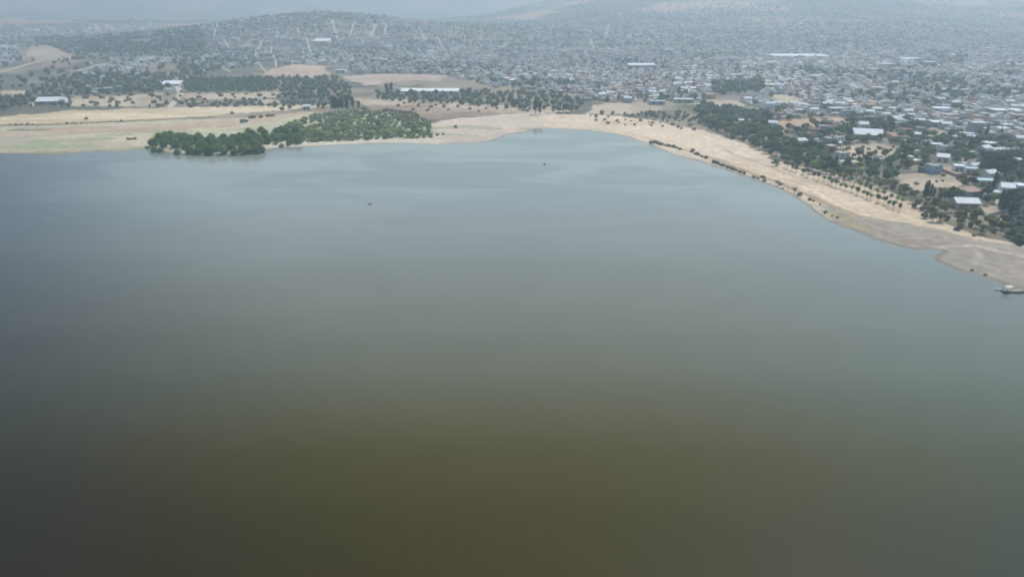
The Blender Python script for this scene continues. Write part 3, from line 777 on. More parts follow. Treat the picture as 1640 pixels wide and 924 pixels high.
# two slanting white ramps on the far left plain
def ribbon(name, pts, width, mat, lift=0.12, kind='structure', label=None):
    pts = [Vector((p[0], p[1])) for p in pts]
    fine_ = []
    for a, b_ in zip(pts[:-1], pts[1:]):
        n = max(1, int((b_ - a).length / 12))
        for i in range(n): fine_.append(a.lerp(b_, i / n))
    fine_.append(pts[-1])
    L, Rr = [], []
    for i, p in enumerate(fine_):
        d = (fine_[min(i + 1, len(fine_) - 1)] - fine_[max(i - 1, 0)]).normalized()
        nrm = Vector((-d.y, d.x)) * width / 2
        L.append(p + nrm); Rr.append(p - nrm)
    v_ = []
    for p, q_, c in zip(L, Rr, fine_):
        zc = max(H1(p.x, p.y), H1(q_.x, q_.y), H1(c.x, c.y)) + lift
        v_ += [(p.x, p.y, zc), (q_.x, q_.y, zc), (p.x, p.y, zc - 2.5), (q_.x, q_.y, zc - 2.5)]
    f = []
    for i in range(len(fine_) - 1):
        a = i * 4; b_ = a + 4
        f += [(a, a + 1, b_ + 1, b_), (a, b_, b_ + 2, a + 2), (a + 1, a + 3, b_ + 3, b_ + 1)]
    o = MB().raw(v_, f).build(name, mat)
    return tag(o, label, kind=kind)

M['concrete_road'] = mat_noise('pale concrete street', (0.38, 0.37, 0.345), (0.50, 0.485, 0.45), 0.1, 0.9)
M['dirt_road'] = mat_noise('dusty dirt road', (0.44, 0.37, 0.29), (0.54, 0.46, 0.37), 0.1, 0.95)
STREETS_PX = [
    ([(532, 32), (536, 50), (543, 67)], 11), ([(569, 34), (564, 46), (560, 59)], 8), ([(602, 39), (598, 50), (594, 61)], 11), ([(619, 38), (617, 48), (618, 57)], 11),
    ([(491, 61), (495, 75), (499, 89)], 9), ([(420, 66), (412, 80), (408, 91)], 9), ([(670, 42), (675, 52), (682, 65)], 7), ([(413, 100), (419, 108), (426, 116)], 7),
    ([(476, 45), (480, 55)], 9), ([(150, 37), (160, 50)], 22), ([(168, 39), (182, 50)], 18), ([(336, 30), (330, 40), (318, 45)], 9), ([(244, 37), (232, 46)], 12),
    ([(345, 100), (368, 116)], 6), ([(313, 100), (330, 115)], 6), ([(936, 45), (946, 52)], 12), ([(947, 66), (945, 74)], 8), ([(435, 75), (433, 88)], 7), ([(700, 60), (716, 84)], 6), ([(820, 60), (805, 76)], 8), ([(543, 67), (551, 60), (560, 59)], 7), ([(499, 89), (520, 93), (570, 89), (640, 91)], 6), ([(408, 91), (440, 96), (499, 89)], 6), ([(560, 59), (590, 62), (617, 58)], 6), ([(975, 40), (970, 60)], 7)]
STREET_LINES = []
_sr = random.Random(5)
for _k in range(15):
    _u, _v = _sr.uniform(345, 800), _sr.uniform(38, 92)
    _d, _l = _sr.uniform(-.5, .5), _sr.uniform(9, 20)
    if _k % 3 == 0: STREETS_PX.append(([(_u, _v), (_u + 26, _v + _sr.uniform(-2, 2)), (_u + 60, _v + _sr.uniform(-3, 3))], 7))
    elif _k % 3 == 1: STREETS_PX.append(([(_u, _v), (_u + _d * _l * .5 + _sr.uniform(-2, 2), _v + _l * .5), (_u + _d * _l, _v + _l)], 7.5))
for pts, w_ in STREETS_PX:
    wp = [PT(*p) for p in pts]
    w_ = w_ * .45
    STREET_LINES.append((wp, w_))
    ribbon('hill_street', wp, w_, M['concrete_road'], 0.25, label='pale concrete street')
for pts, w_, mt_ in (([(-60, 130), (0, 116), (30, 108), (60, 100), (100, 94)], 9, 'dirt_road'), ([(1560, 193), (1600, 195), (1660, 192)], 9, 'concrete_road'), ([(1100, 168), (1140, 164), (1200, 172), (1230, 178)], 5, 'dirt_road'),
                     ([(272, 172), (280, 163), (290, 150), (284, 140)], 8, 'dirt_road'), ([(400, 118), (440, 120), (560, 130), (640, 141), (760, 147)], 5, 'dirt_road'), ([(120, 115), (160, 104), (220, 97), (300, 92)], 7, 'dirt_road')):
    wp = [PT(*p) for p in pts]
    STREET_LINES.append((wp, w_))
    ribbon('road', wp, w_, M[mt_], 0.2, label='pale dusty road')

# ------------------------------------------------------------------ where houses may stand
def WP(px): return [PT(u, v) for u, v in px]
CITY = [
    ([(250, 2500), (3300, 2500), (4200, 5600), (200, 5600)], 0.36, 'mix'),
    ([(-900, 2050), (-350, 2050), (-300, 2650), (-1050, 2650)], 0.9, 'mix'),
    (WP([(560, 118), (640, 119), (720, 121), (760, 132), (800, 142), (930, 152), (950, 166), (1120, 160), (1200, 172), (1290, 178), (1330, 190), (1640, 232), (1900, 275),
         (2000, 60), (1640, 50), (1500, 52), (1400, 62), (1200, 72), (1000, 72), (850, 66), (700, 60), (560, 100)]), 0.93, 'mix'),
    (WP([(330, 112), (430, 105), (560, 105), (700, 105), (850, 100), (860, 70), (760, 48), (640, 32), (580, 26), (525, 24), (470, 30), (420, 38), (350, 52), (310, 75)]), 0.97, 'mix'),
    (WP([(116, 116), (150, 103), (200, 97), (290, 92), (292, 100), (235, 108), (225, 115)]), .72, 'white'),
    (WP([(-150, 115), (-150, 72), (0, 76), (25, 78), (38, 92), (10, 108)]), 0.9, 'white'),
    (WP([(-100, 66), (0, 55), (60, 42), (250, 38), (330, 60), (200, 70), (60, 62)]), 0.22, 'white'),
    (WP([(60, 92), (330, 92), (330, 66), (60, 66)]), 0.14, 'mix'),
    (WP([(960, 80), (1640, 60), (1900, 60), (1900, 42), (1640, 40), (1500, 44), (1380, 36), (1250, 22), (1180, 8), (1080, 24), (1000, 42)]), 0.42, 'mix'),
    (WP([(720, 70), (960, 80), (1000, 42), (940, 30), (800, 32), (700, 36)]), 0.35, 'mix'),
    (W([(1150, 185), (1290, 178), (1640, 232), (1900, 275), (1900, 420), (1640, 340), (1560, 300), (1440, 275), (1330, 262), (1240, 222)]), 0.30, 'near'),
    (W([(110, 155), (330, 150), (330, 120), (110, 122)]), 0.05, 'white'),
]
NOHOUSE = [W(f) for f in FIELDS] + [W([(1110, 170), (1210, 190), (1262, 232), (1320, 262), (1350, 300), (1300, 285), (1240, 258), (1190, 232), (1130, 212)])]
NOHOUSE.append(W([(1140, 165), (1220, 165), (1222, 132), (1140, 140)]))
sgx, sgy = np.meshgrid(np.arange(-3000, 4400, 470.0), np.arange(520, 5700, 470.0))
seeds = np.stack([sgx.ravel(), sgy.ravel()], 1) + rng.uniform(-140, 140, (sgx.size, 2))
sang = rng.uniform(0, math.pi / 2, len(seeds))
cand = []
for i, (cx, cy_) in enumerate(seeds):
    n = 42
    uu, vv = np.meshgrid(np.arange(-n, n), np.arange(-n, n))
    uu = uu.ravel(); vv = vv.ravel()
    px_ = uu * 11.0 + np.floor(uu / 8.0) * 7; py_ = vv * 12.0 + np.floor(vv / 2.0) * 6
    c, s = math.cos(sang[i]), math.sin(sang[i])
    x = cx + px_ * c - py_ * s; y = cy_ + px_ * s + py_ * c
    d0 = (x - cx) ** 2 + (y - cy_) ** 2
    ok = d0 < 520 ** 2
    x, y, d0 = x[ok], y[ok], d0[ok]
    near_ = np.ones(len(x), bool)
    for j in range(len(seeds)):
        if j != i and math.hypot(seeds[j, 0] - cx, seeds[j, 1] - cy_) < 1050:
            near_ &= ((x - seeds[j, 0]) ** 2 + (y - seeds[j, 1]) ** 2) >= d0
    x, y = x[near_], y[near_]
    cand.append(np.stack([x, y, np.full(len(x), sang[i])], 1))
cand = np.concatenate(cand)
cand = cand[np.abs(np.degrees(np.arctan2(cand[:, 0], cand[:, 1]))) < 47]
cx_, cy2 = cand[:, 0], cand[:, 1]
dens = np.zeros(len(cand)); kindc = np.zeros(len(cand), int)
for poly, dn, kd in CITY:
    ins = inside(cx_, cy2, poly)
    dens[ins] = dn; kindc[ins] = {'mix': 0, 'white': 1, 'near': 2}[kd]
for poly in NOHOUSE: dens[inside(cx_, cy2, poly)] = 0
patch = fbm(cx_, cy2, 130, 77, 3)
upl = (np.hypot(cx_, cy2) > 2900) & (cx_ > 0)
big = fbm(cx_, cy2, 520, 177, 3)
dens = np.where(upl, dens * np.clip((big - .40) * 7, 0.04, 1.6), dens)
park = patch < 0.43
dens = np.where(park & (kindc == 0), dens * 0.25, dens)
for bx, by, bw, bd in BUILT: dens[(np.abs(cx_ - bx) < bw + 5) & (np.abs(cy2 - by) < bd + 5)] = 0.0
for line, w_ in STREET_LINES: dens[polydist(cx_, cy2, line) < w_ * .5 + 6] = 0
sdc = shore_sd(cx_, cy2)
dens[sdc < 75] = 0
for i in range(2):   # keep a margin round the mosaic of lots near the shore
    pass
keep = rng.random(len(cand)) < dens
gap = cand[(~keep) & (dens > 0.02) & (np.hypot(cx_, cy2) < 3600)]          # empty lots: some get trees
hs = cand[keep]; hk = kindc[keep]
hx = hs[:, 0] + rng.normal(0, 1.5, len(hs)); hy = hs[:, 1] + rng.normal(0, 1.5, len(hs))
hs[:, 2] += rng.normal(0, .07, len(hs))
hz = hgt(hx, hy)
hw = rng.uniform(5.5, 10.5, len(hs)); hd = rng.uniform(5.5, 10.5, len(hs)); hh_ = rng.choice([2.8, 3.6, 5.6, 6.4, 9.0], len(hs), p=[.35, .2, .25, .15, .05])
bigb = rng.random(len(hs)) < .035
hw = np.where(bigb, rng.uniform(14, 34, len(hs)), hw); hd = np.where(bigb, rng.uniform(12, 20, len(hs)), hd); hh_ = np.where(bigb, 4.5, hh_)
far_f = np.clip((np.hypot(hx, hy) - 1500) / 2500, 0, 1)
dist = np.hypot(hx, hy)
inview = (np.abs(hx) < hy * 0.76)
order = np.argsort(np.where(inview & ~bigb, dist / np.sqrt(hh_ * hw), 1e9))
N_IND = 262
ind = order[:N_IND]; rest = order[N_IND:]

# distant houses, one mesh: beyond a few hundred nobody can count them
def boxes_mesh(name, x, y, z, w, d, h, ang, roofc, wallc, mat, sink=2.5):
    n = len(x)
    c, s = np.cos(ang), np.sin(ang)
    V = np.zeros((n, 8, 3), np.float32)
    for k, (a, b_) in enumerate(((-1, -1), (1, -1), (1, 1), (-1, 1))):
        lx = a * w / 2; ly = b_ * d / 2
        V[:, k, 0] = x + lx * c - ly * s; V[:, k, 1] = y + lx * s + ly * c; V[:, k, 2] = z - sink
        V[:, k + 4, 0] = V[:, k, 0]; V[:, k + 4, 1] = V[:, k, 1]; V[:, k + 4, 2] = z + h
    fl = np.array([(4, 5, 6, 7), (0, 1, 5, 4), (1, 2, 6, 5), (2, 3, 7, 6), (3, 0, 4, 7)])
    F = (np.arange(n)[:, None, None] * 8 + fl[None]).reshape(-1, 4)
    FC = np.repeat(wallc[:, None, :], 5, 1); FC[:, 0] = roofc
    return mesh_np(name, V.reshape(-1, 3), F, mat, FC.reshape(-1, 3))
RC = np.array([(0.62, 0.62, 0.61), (0.44, 0.43, 0.42), (0.30, 0.295, 0.29), (0.42, 0.36, 0.30), (0.32, 0.19, 0.15), (0.24, 0.24, 0.24), (0.5, 0.47, 0.43)])
WC = np.array([(0.74, 0.73, 0.70), (0.46, 0.45, 0.42), (0.52, 0.46, 0.36), (0.46, 0.30, 0.25), (0.28, 0.17, 0.13), (0.33, 0.31, 0.29), (0.42, 0.30, 0.17)])
def cols(n, kd):
    r1 = rng.choice(len(RC), n, p=[.12, .22, .20, .13, .10, .12, .11]); w1 = rng.choice(len(WC), n, p=[.2, .24, .16, .12, .1, .12, .06])
    r1 = np.where((kd == 1) & (rng.random(n) < .45), 0, r1); w1 = np.where((kd == 1) & (rng.random(n) < .5), 0, w1)
    j = rng.uniform(.85, 1.12, (n, 1))
    return RC[r1] * j, WC[w1] * j
rc, wc = cols(len(rest), hk[rest])
df = (.62 + .8 * fbm(hx[rest], hy[rest], 210, 301, 3))[:, None]
rc = np.minimum(rc * df * 1.10, .80); wc = np.minimum(wc * df * 1.22, .85)
X1, Y1, Z1, W1, D1, Hh, A1 = (a[rest] for a in (hx, hy, hz, hw, hd, hh_, hs[:, 2]))
# a second storey or roof room on many of them
up = rng.random(len(rest)) < 0.45
c, s = np.cos(A1), np.sin(A1)
ox = rng.choice([-1, 1], len(rest)) * W1 * .22; oy = rng.choice([-1, 1], len(rest)) * D1 * .22
XX = np.concatenate([X1, (X1 + ox * c - oy * s)[up]]); YY = np.concatenate([Y1, (Y1 + ox * s + oy * c)[up]])
ZZ = np.concatenate([Z1, (Z1 + Hh + .003)[up]]); WW = np.concatenate([W1, (W1 * .5)[up]]); DD = np.concatenate([D1, (D1 * .5)[up]])
HH = np.concatenate([Hh, np.full(up.sum(), 2.6)]); AA = np.concatenate([A1, A1[up]])
rc2 = np.concatenate([rc, rc[up] * .95]); wc2 = np.concatenate([wc, wc[up]])
SK = np.concatenate([np.full(len(X1), 2.5), np.zeros(up.sum())])
me = boxes_mesh('distant_houses', XX, YY, ZZ, WW, DD, HH, AA, rc2, wc2, M['built'], SK)
tag(link('distant_houses', me), 'sea of small distant houses covering the plain and hills', 'houses', kind='stuff')

# ------------------------------------------------------------------ single houses
def make_house(w, d, h, wall, roof, style, extra):
    root = bpy.data.objects.new('house', None); col.objects.link(root)
    W2, D2 = w / 2, d / 2
    wl = MB().box(-W2, W2, -D2, D2, -1.5, h)
    rf = MB()
    if style == 'gable':
        g = d * .2
        wl.raw([(-W2, -D2, h + .002), (-W2, D2, h + .002), (-W2, 0, h + g - .04), (W2, -D2, h + .002), (W2, D2, h + .002), (W2, 0, h + g - .04)], [(0, 2, 1), (3, 4, 5), (0, 3, 5, 2), (1, 2, 5, 4)])
        for s in (-1, 1):
            rf.raw([(-W2 - .3, s * (D2 + .3), h - .1), (W2 + .3, s * (D2 + .3), h - .1), (W2 + .3, 0, h + g), (-W2 - .3, 0, h + g),
                    (-W2 - .3, s * (D2 + .3), h + .08), (W2 + .3, s * (D2 + .3), h + .08), (W2 + .3, 0, h + g + .18), (-W2 - .3, 0, h + g + .18)],
                   [(0, 3, 2, 1), (4, 5, 6, 7), (0, 1, 5, 4), (1, 2, 6, 5), (3, 0, 4, 7)])
    else:
        rf.box(-W2 - .12, W2 + .12, -D2 - .12, D2 + .12, h + .002, h + .2)
        rf.box(-W2 - .12, W2 + .12, -D2 - .12, -D2 + .08, h + .202, h + .6); rf.box(-W2 - .12, W2 + .12, D2 - .08, D2 + .12, h + .202, h + .6)
        rf.box(-W2 - .12, -W2 + .08, -D2 + .082, D2 - .082, h + .202, h + .598); rf.box(W2 - .08, W2 + .12, -D2 + .082, D2 - .082, h + .202, h + .598)
        if extra:
            wl.box(-W2 * .9, 0, 0, D2 * .9, h + .204, h + 2.7)
            rf.box(-W2 * .9 - .15, .15, -.15, D2 * .9 + .15, h + 2.702, h + 2.85)
    link('wall', wl.mesh('wall', M['wall_' + wall]), root)
    ro = link('roof', rf.mesh('roof', M['roof_' + roof]), root)
    if style != 'gable':
        MB().tube([(W2 * .5, D2 * .4, h + .2), (W2 * .5, D2 * .4, h + 1.3), (W2 * .5, D2 * .4, h + 1.5)], [.55, .55, .2], 8).build('water_tank', M['tank'], ro)
    MB().box(-.5, .5, -D2 - .05, -D2 + .02, .02, 2.1).build('door', M['door'], root)
    MB().box(-W2 * .75, -W2 * .75 + 1.2, -D2 - .04, -D2 + .02, 1.0, 2.1).build('window', M['glass'], root)
    MB().box(W2 * .45, W2 * .45 + 1.2, -D2 - .04, -D2 + .02, 1.0, 2.1).build('window', M['glass'], root)
    if h > 5:
        for a in (-.55, .3): MB().box(W2 * a, W2 * a + 1.1, -D2 - .04, -D2 + .02, 3.9, 5.0).build('window', M['glass'], root)
    return root

def copy_tree(o, parent=None):
    c = o.copy(); col.objects.link(c)
    if parent is not None: c.parent = parent
    for ch in list(o.children): copy_tree(ch, c)
    return c

protos = []
wk = ['white', 'grey', 'cream', 'pink', 'grey', 'brick', 'ochre', 'blue', 'white', 'cream', 'grey', 'white']
rk = ['concrete', 'white', 'concrete', 'dusty', 'reddish', 'tin', 'concrete', 'dusty', 'reddish', 'white', 'tin', 'white', 'concrete', 'dusty', 'tile', 'concrete']
for i in range(26):
    w_, r_2 = wk[i % 12], rk[(i * 5 + i // 12) % 16]
    h_ = [3.2, 6.0, 3.4, 3.2, 6.2][i % 5]
    st_ = 'gable' if r_2 in ('tile', 'tin') else 'flat'
    protos.append((make_house(rng.uniform(8, 11.5), rng.uniform(7.5, 10), h_, w_, r_2, st_, i % 3 == 0), w_, r_2, h_))
used_p = set(); house_items = []
hcomp = np.array([bx for bx in BUILT])
for n, i in enumerate(ind):
    k = int(rng.integers(len(protos)))
    pr, w_, r_2, h_ = protos[k]
    o = pr if k not in used_p else copy_tree(pr)
    used_p.add(k)
    o.location = (hx[i], hy[i], hz[i]); 
    a_ = (hs[i, 2] + math.pi / 4) % (math.pi / 2) - math.pi / 4
    o.rotation_euler = (0, 0, a_)
    o['category'] = 'house'; o['group'] = 'town houses nearest to the lake'
    adj = ('two-storey ' if h_ > 5 else 'low ') + {'brick': 'brick-red', 'blue': 'bluish'}.get(w_, w_)
    noun = {'concrete': 'grey-roofed house', 'white': 'white-roofed house', 'reddish': 'reddish-roofed house', 'dusty': 'tan-roofed house', 'tin': 'tin-gabled house', 'tile': 'tile-gabled house'}[r_2]
    house_items.append((o, adj, noun))
for k, (pr, *_r) in enumerate(protos):
    if k not in used_p:
        for ch in list(pr.children_recursive) + [pr]: bpy.data.objects.remove(ch)
name_by_landmark(house_items)

# ------------------------------------------------------------------ trees
def ico(sub):
    t = (1 + 5 ** .5) / 2
    v = [(-1, t, 0), (1, t, 0), (-1, -t, 0), (1, -t, 0), (0, -1, t), (0, 1, t), (0, -1, -t), (0, 1, -t), (t, 0, -1), (t, 0, 1), (-t, 0, -1), (-t, 0, 1)]
    f = [(0, 11, 5), (0, 5, 1), (0, 1, 7), (0, 7, 10), (0, 10, 11), (1, 5, 9), (5, 11, 4), (11, 10, 2), (10, 7, 6), (7, 1, 8), (3, 9, 4), (3, 4, 2), (3, 2, 6), (3, 6, 8), (3, 8, 9), (4, 9, 5), (2, 4, 11), (6, 2, 10), (8, 6, 7), (9, 8, 1)]
    v = [np.array(p) / math.hypot(*p) if False else np.array(p) / np.linalg.norm(p) for p in v]
    for _ in range(sub):
        cache = {}; nf = []
        def mid(a, b_):
            k = (min(a, b_), max(a, b_))
            if k not in cache:
                m_ = v[a] + v[b_]; v.append(m_ / np.linalg.norm(m_)); cache[k] = len(v) - 1
            return cache[k]
        for a, b_, c in f:
            x, y, z = mid(a, b_), mid(b_, c), mid(c, a)
            nf += [(a, x, z), (b_, y, x), (c, z, y), (x, y, z)]
        f = nf
    return np.array(v), np.array(f)
ICO = {s: ico(s) for s in (0, 1, 2)}

def crown_mesh(name, lobes, nleaf, leaf, mat, seed):
    """Lumpy leaf masses (lobes: centre xyz, radii xyz) wrapped in many leaf sprays."""
    g = np.random.default_rng(seed)
    Vs, Fs, n = [], [], 0
    iv, jf = ICO[1]
    for cx, cy_, cz, rx, ry, rz in lobes:
        p = iv * (g.uniform(.62, .98, (len(iv), 1)))
        p = p * np.array([rx, ry, rz]) * .92 + np.array([cx, cy_, cz])
        Vs.append(p); Fs.append(jf + n); n += len(p)
    T = []
    ls = np.array(lobes); wt = (ls[:, 3] * ls[:, 4]); wt = wt / wt.sum()
    pick = g.choice(len(lobes), nleaf, p=wt)
    dirs = g.normal(size=(nleaf, 3)); dirs[:, 2] = np.abs(dirs[:, 2]) * 1.0 - .35; dirs /= np.linalg.norm(dirs, axis=1)[:, None]
    c = ls[pick, :3] + dirs * ls[pick, 3:] * g.uniform(.82, 1.2, (nleaf, 1))
    nn = dirs + g.normal(0, .55, (nleaf, 3)); nn /= np.linalg.norm(nn, axis=1)[:, None]
    a = np.cross(nn, g.normal(size=(nleaf, 3))); a /= np.linalg.norm(a, axis=1)[:, None]
    b_ = np.cross(nn, a)
    sz = leaf * g.uniform(.6, 1.4, (nleaf, 1))
    t1 = c + a * sz; t2 = c - a * sz * .5 + b_ * sz * .8; t3 = c - a * sz * .5 - b_ * sz * .8
    L = np.stack([t1, t2, t3], 1).reshape(-1, 3)
    Vs.append(L); Fs.append(np.arange(len(L)).reshape(-1, 3) + n)
    return mesh_np(name, np.concatenate(Vs), np.concatenate(Fs), mat, smooth=True)

def limb_trunk(name, h, r, k, seed, spread_=1.5, lean=.3):
    g = random.Random(seed); mb = MB()
    top = (g.uniform(-lean, lean), g.uniform(-lean, lean), h)
    mb.tube([(0, 0, -.5), (top[0] * .3, top[1] * .3, h * .5), top], [r, r * .75, r * .45], 6)
    for i in range(k):
        a = 2 * math.pi * i / k + g.uniform(-.3, .3)
        st = (top[0] * .6, top[1] * .6, h * g.uniform(.55, .85))
        mb.tube([st, (st[0] + math.cos(a) * spread_ * .6, st[1] + math.sin(a) * spread_ * .6, h * 1.1), (st[0] + math.cos(a) * spread_, st[1] + math.sin(a) * spread_, h * 1.35)], [r * .45, r * .3, r * .12], 5)
    return mb.mesh(name, M['bark'])

def species(kind, i, mat):
    g = random.Random(hash((kind, i)) & 0 or (sum(map(ord, kind)) * 17 + i * 101))
    lob = []
    if kind == 'broad':          # 9 m tall, crown radius about 4
        th = 3.6
        for k in range(g.randint(6, 9)):
            a = g.uniform(0, 6.28); rr = g.uniform(.6, 2.7); R_ = g.uniform(1.4, 2.3)
            lob.append((math.cos(a) * rr, math.sin(a) * rr, th + g.uniform(.4, 3.4), R_, R_, R_ * g.uniform(.75, 1)))
        lob.append((0, 0, th + 1.8, 2.6, 2.6, 2.4))
        return crown_mesh('crown', lob, 420, .5, M[mat], i + 1), limb_trunk('trunk', th, .28, 4, i)
    if kind == 'willow':         # 9 m tall dome down to the ground, radius about 6
        for k in range(g.randint(12, 15)):
            a = g.uniform(0, 6.28); rr = g.uniform(1.5, 4.4); R_ = g.uniform(1.6, 2.6)
            z = 7.2 - rr * rr * .25 - g.uniform(0, 2.4)
            lob.append((math.cos(a) * rr, math.sin(a) * rr, max(z, 1.6), R_, R_, R_ * g.uniform(.9, 1.25)))
        lob.append((0, 0, 4.0, 4.2, 4.2, 4.0)); lob.append((g.uniform(-1, 1), g.uniform(-1, 1), 6.6, 2.3, 2.3, 2.0))
        return crown_mesh('crown', lob, 900, .5, M[mat], i + 50), limb_trunk('trunk', 3.0, .4, 5, i, 2.4)
    if kind == 'young':          # 6 m, bare trunk, small crown
        th = 2.6
        for k in range(4):
            a = g.uniform(0, 6.28); rr = g.uniform(.2, .9); R_ = g.uniform(.8, 1.2)
            lob.append((math.cos(a) * rr, math.sin(a) * rr, th + g.uniform(.4, 2.2), R_, R_, R_))
        return crown_mesh('crown', lob, 150, .33, M[mat], i + 90), limb_trunk('trunk', th, .14, 3, i, .8)
    if kind == 'cypress':        # 12 m column
        for k in range(9):
            z = .9 + k * 1.25; R_ = (1.5 if k < 6 else 1.5 - (k - 5) * .33) * g.uniform(.85, 1.1)
            lob.append((g.uniform(-.25, .25), g.uniform(-.25, .25), z, R_, R_, 1.2))
        return crown_mesh('crown', lob, 420, .4, M[mat], i + 130), limb_trunk('trunk', 4, .22, 0, i)
    if kind == 'poplar':         # 18 m ragged eucalyptus
        for k in range(11):
            a = g.uniform(0, 6.28); rr = g.uniform(.3, 1.7); z = g.uniform(4.5, 16.5); R_ = g.uniform(1.3, 2.1)
            lob.append((math.cos(a) * rr, math.sin(a) * rr, z, R_, R_, R_ * 1.3))
        return crown_mesh('crown', lob, 600, .55, M[mat], i + 170), limb_trunk('trunk', 13, .35, 3, i, 1.6)
    if kind == 'bush':           # 2.6 m
        for k in range(g.randint(4, 6)):
            a = g.uniform(0, 6.28); rr = g.uniform(.3, 1.7); R_ = g.uniform(.9, 1.5)
            lob.append((math.cos(a) * rr, math.sin(a) * rr, g.uniform(.6, 1.4), R_, R_, R_ * .9))
        return crown_mesh('foliage', lob, 190, .34, M[mat], i + 210), None
    if kind == 'dry':            # spiky leafless shrub
        mb = MB()
        for k in range(26):
            a = g.uniform(0, 6.28); t = g.uniform(.3, 1.25); L = g.uniform(2, 3.6)
            p1 = (math.cos(a) * math.sin(t) * L * .5, math.sin(a) * math.sin(t) * L * .5, math.cos(t) * L * .6)
            p2 = (math.cos(a) * math.sin(t) * L, math.sin(a) * math.sin(t) * L, math.cos(t) * L * .95)
            mb.tube([(0, 0, -.1), p1, p2], [.10, .09, .04], 4)
        return mb.mesh('branches', M['leaf_brown']), None

PROTO = {}
def proto(kind, mat, n):
    key = (kind, mat)
    if key not in PROTO: PROTO[key] = [species(kind, i + len(PROTO) * 7, mat) for i in range(n)]
    return PROTO[key]

def plant(kind, mat, x, y, sc, name, cat, group=None, nvar=6, zs=None, single=False):
    ms = proto(kind, mat, nvar)
    crown, trunk = ms[int(rng.integers(len(ms)))]
    z = H1(x, y)
    rz = float(rng.uniform(0, 6.28))
    s3 = (sc, sc, zs or sc * float(rng.uniform(.88, 1.12)))
    if single or trunk is None:
        o = link(name, crown, loc=(x, y, z - .05), rz=rz, scale=s3)
    else:
        o = bpy.data.objects.new(name, None); col.objects.link(o)
        o.location = (x, y, z); o.rotation_euler = (0, 0, rz); o.scale = s3
        link('crown', crown, o); link('trunk', trunk, o)
    o['category'] = cat
    if group: o['group'] = group
    return o

tree_items = []
def size_adj(sc, a=.8, b_=1.15): return 'small' if sc < a else ('large' if sc > b_ else 'middling')

# lakeside willow clump
CL = [(246, 243, .62), (259, 243, .6), (283, 246.5, .62), (304, 246.5, .95), (320, 247, .9), (339, 247, 1.0), (358, 247, 1.05), (376, 247.5, .9), (392, 246.5, 1.05), (408, 245.5, .95), (419, 243, .8),
      (247, 236, 1.0), (265, 236, 1.0), (284, 237, .95), (302, 239, 1.0), (322, 240, 1.0), (346, 240, 1.05), (368, 240, 1.05), (390, 239, 1.0), (410, 238, .95),
      (256, 230, .95), (275, 230, 1.0), (294, 231, 1.0), (315, 231, .9), (334, 233, .95), (343, 236, .95), (350, 243, .95), (332, 243, .95), (352, 232, .95), (432, 231, .8), (438, 226, .85), (445, 229, .75), (375, 231, 1.1), (397, 231, 1.05), (418, 232, .9), (428, 227, .9),
      (266, 225.5, .9), (288, 225, .9), (308, 226, .8), (384, 224, .95), (404, 223, 1.0), (424, 221, .9), (400, 217, .8), (418, 214, .8), (300, 226, .95), (320, 227, .9), (341, 229, .95), (358, 226, .85), (266, 229, .95), (284, 228, 1.0), (304, 234, 1.0), (370, 235, 1.0), (385, 232, 1.0), (254, 224, .75), (276, 223, .8), (296, 222.5, .75), (392, 226, 1.0), (412, 227, 1.0), (444, 216, .7), (466, 231, .7), (476, 231, .7), (484, 222, .9), (440, 222, .8),
      (452, 234.5, .42), (461, 234, .40), (452, 225, .85), (466, 226, .9), (478, 226, .85), (458, 218, .9), (474, 217, .9), (452, 213, .7)]
for u, v, sc in CL:
    x, y = P(u + rng.uniform(-1.5, 1.5), v + rng.uniform(-.7, .4), .5)
    if float(shore_sd(np.array([x]), np.array([y]))[0]) < -6: y += 6
    o = plant('willow', 'leaf_willow', x, y, sc * float(rng.uniform(.9, 1.08)), 'willow_tree', 'tree', 'willows of the lakeside clump', 8)
    tree_items.append((o, 'large rounded green' if sc > .9 else ('small rounded green' if sc < .7 else 'rounded green'), 'willow in the lakeside clump'))

# thicket behind the sand strip
bush_c = []
THICK = W([(436, 216), (470, 200), (500, 188), (560, 182), (620, 181), (660, 184), (688, 200), (694, 219), (640, 223), (560, 226), (500, 229), (470, 230), (440, 224)])
xs = [p[0] for p in THICK]; ys = [p[1] for p in THICK]
GAP = W([(480, 205), (500, 200), (516, 199), (512, 204), (490, 208)])
pts = []
tries = 0
while tries < 9000 and len(pts) < 640:
    tries += 1
    x = rng.uniform(min(xs), max(xs)); y = rng.uniform(min(ys), max(ys))
    if not inside(np.array([x]), np.array([y]), THICK)[0] or inside(np.array([x]), np.array([y]), GAP)[0]: continue
    fr = (y - min(ys)) / (max(ys) - min(ys))
    if pts and min((x - a) ** 2 + (y - b_) ** 2 for a, b_, *_ in pts) < (4.9 + 5.5 * max(0, fbm(np.array([x]), np.array([y]), 22, 88, 2)[0] - .45) + fr * .9) ** 2: continue
    pts.append((x, y, float(rng.choice([.8, 1.1, 1.4, 1.8]) * rng.uniform(.9, 1.1)) * (1.15 - .15 * fr), ('leaf_brown' if rng.random() < .06 + 1.5 * max(0, fr - .70) else ('leaf_olive' if rng.random() < .2 else ('leaf_willow' if rng.random() < .30 - .3 * fr else 'leaf_bush')))))
for u, v, sc in ((441, 233, 1), (450, 236, .9), (560, 226.5, 1.2), (566, 226.5, 1.0), (650, 223, 1.2), (660, 223, 1.4), (670, 222.5, 1.4), (680, 222, 1.3), (690, 221.5, 1.1), (500, 229, 1.3), (510, 228.5, 1.3), (522, 228, 1.3), (533, 227.5, 1.2), (544, 227, 1.0)):
    x, y = P(u, v); pts.append((x, y, sc, 'leaf_bush'))
bush_c += [p + ('th',) for p in pts]

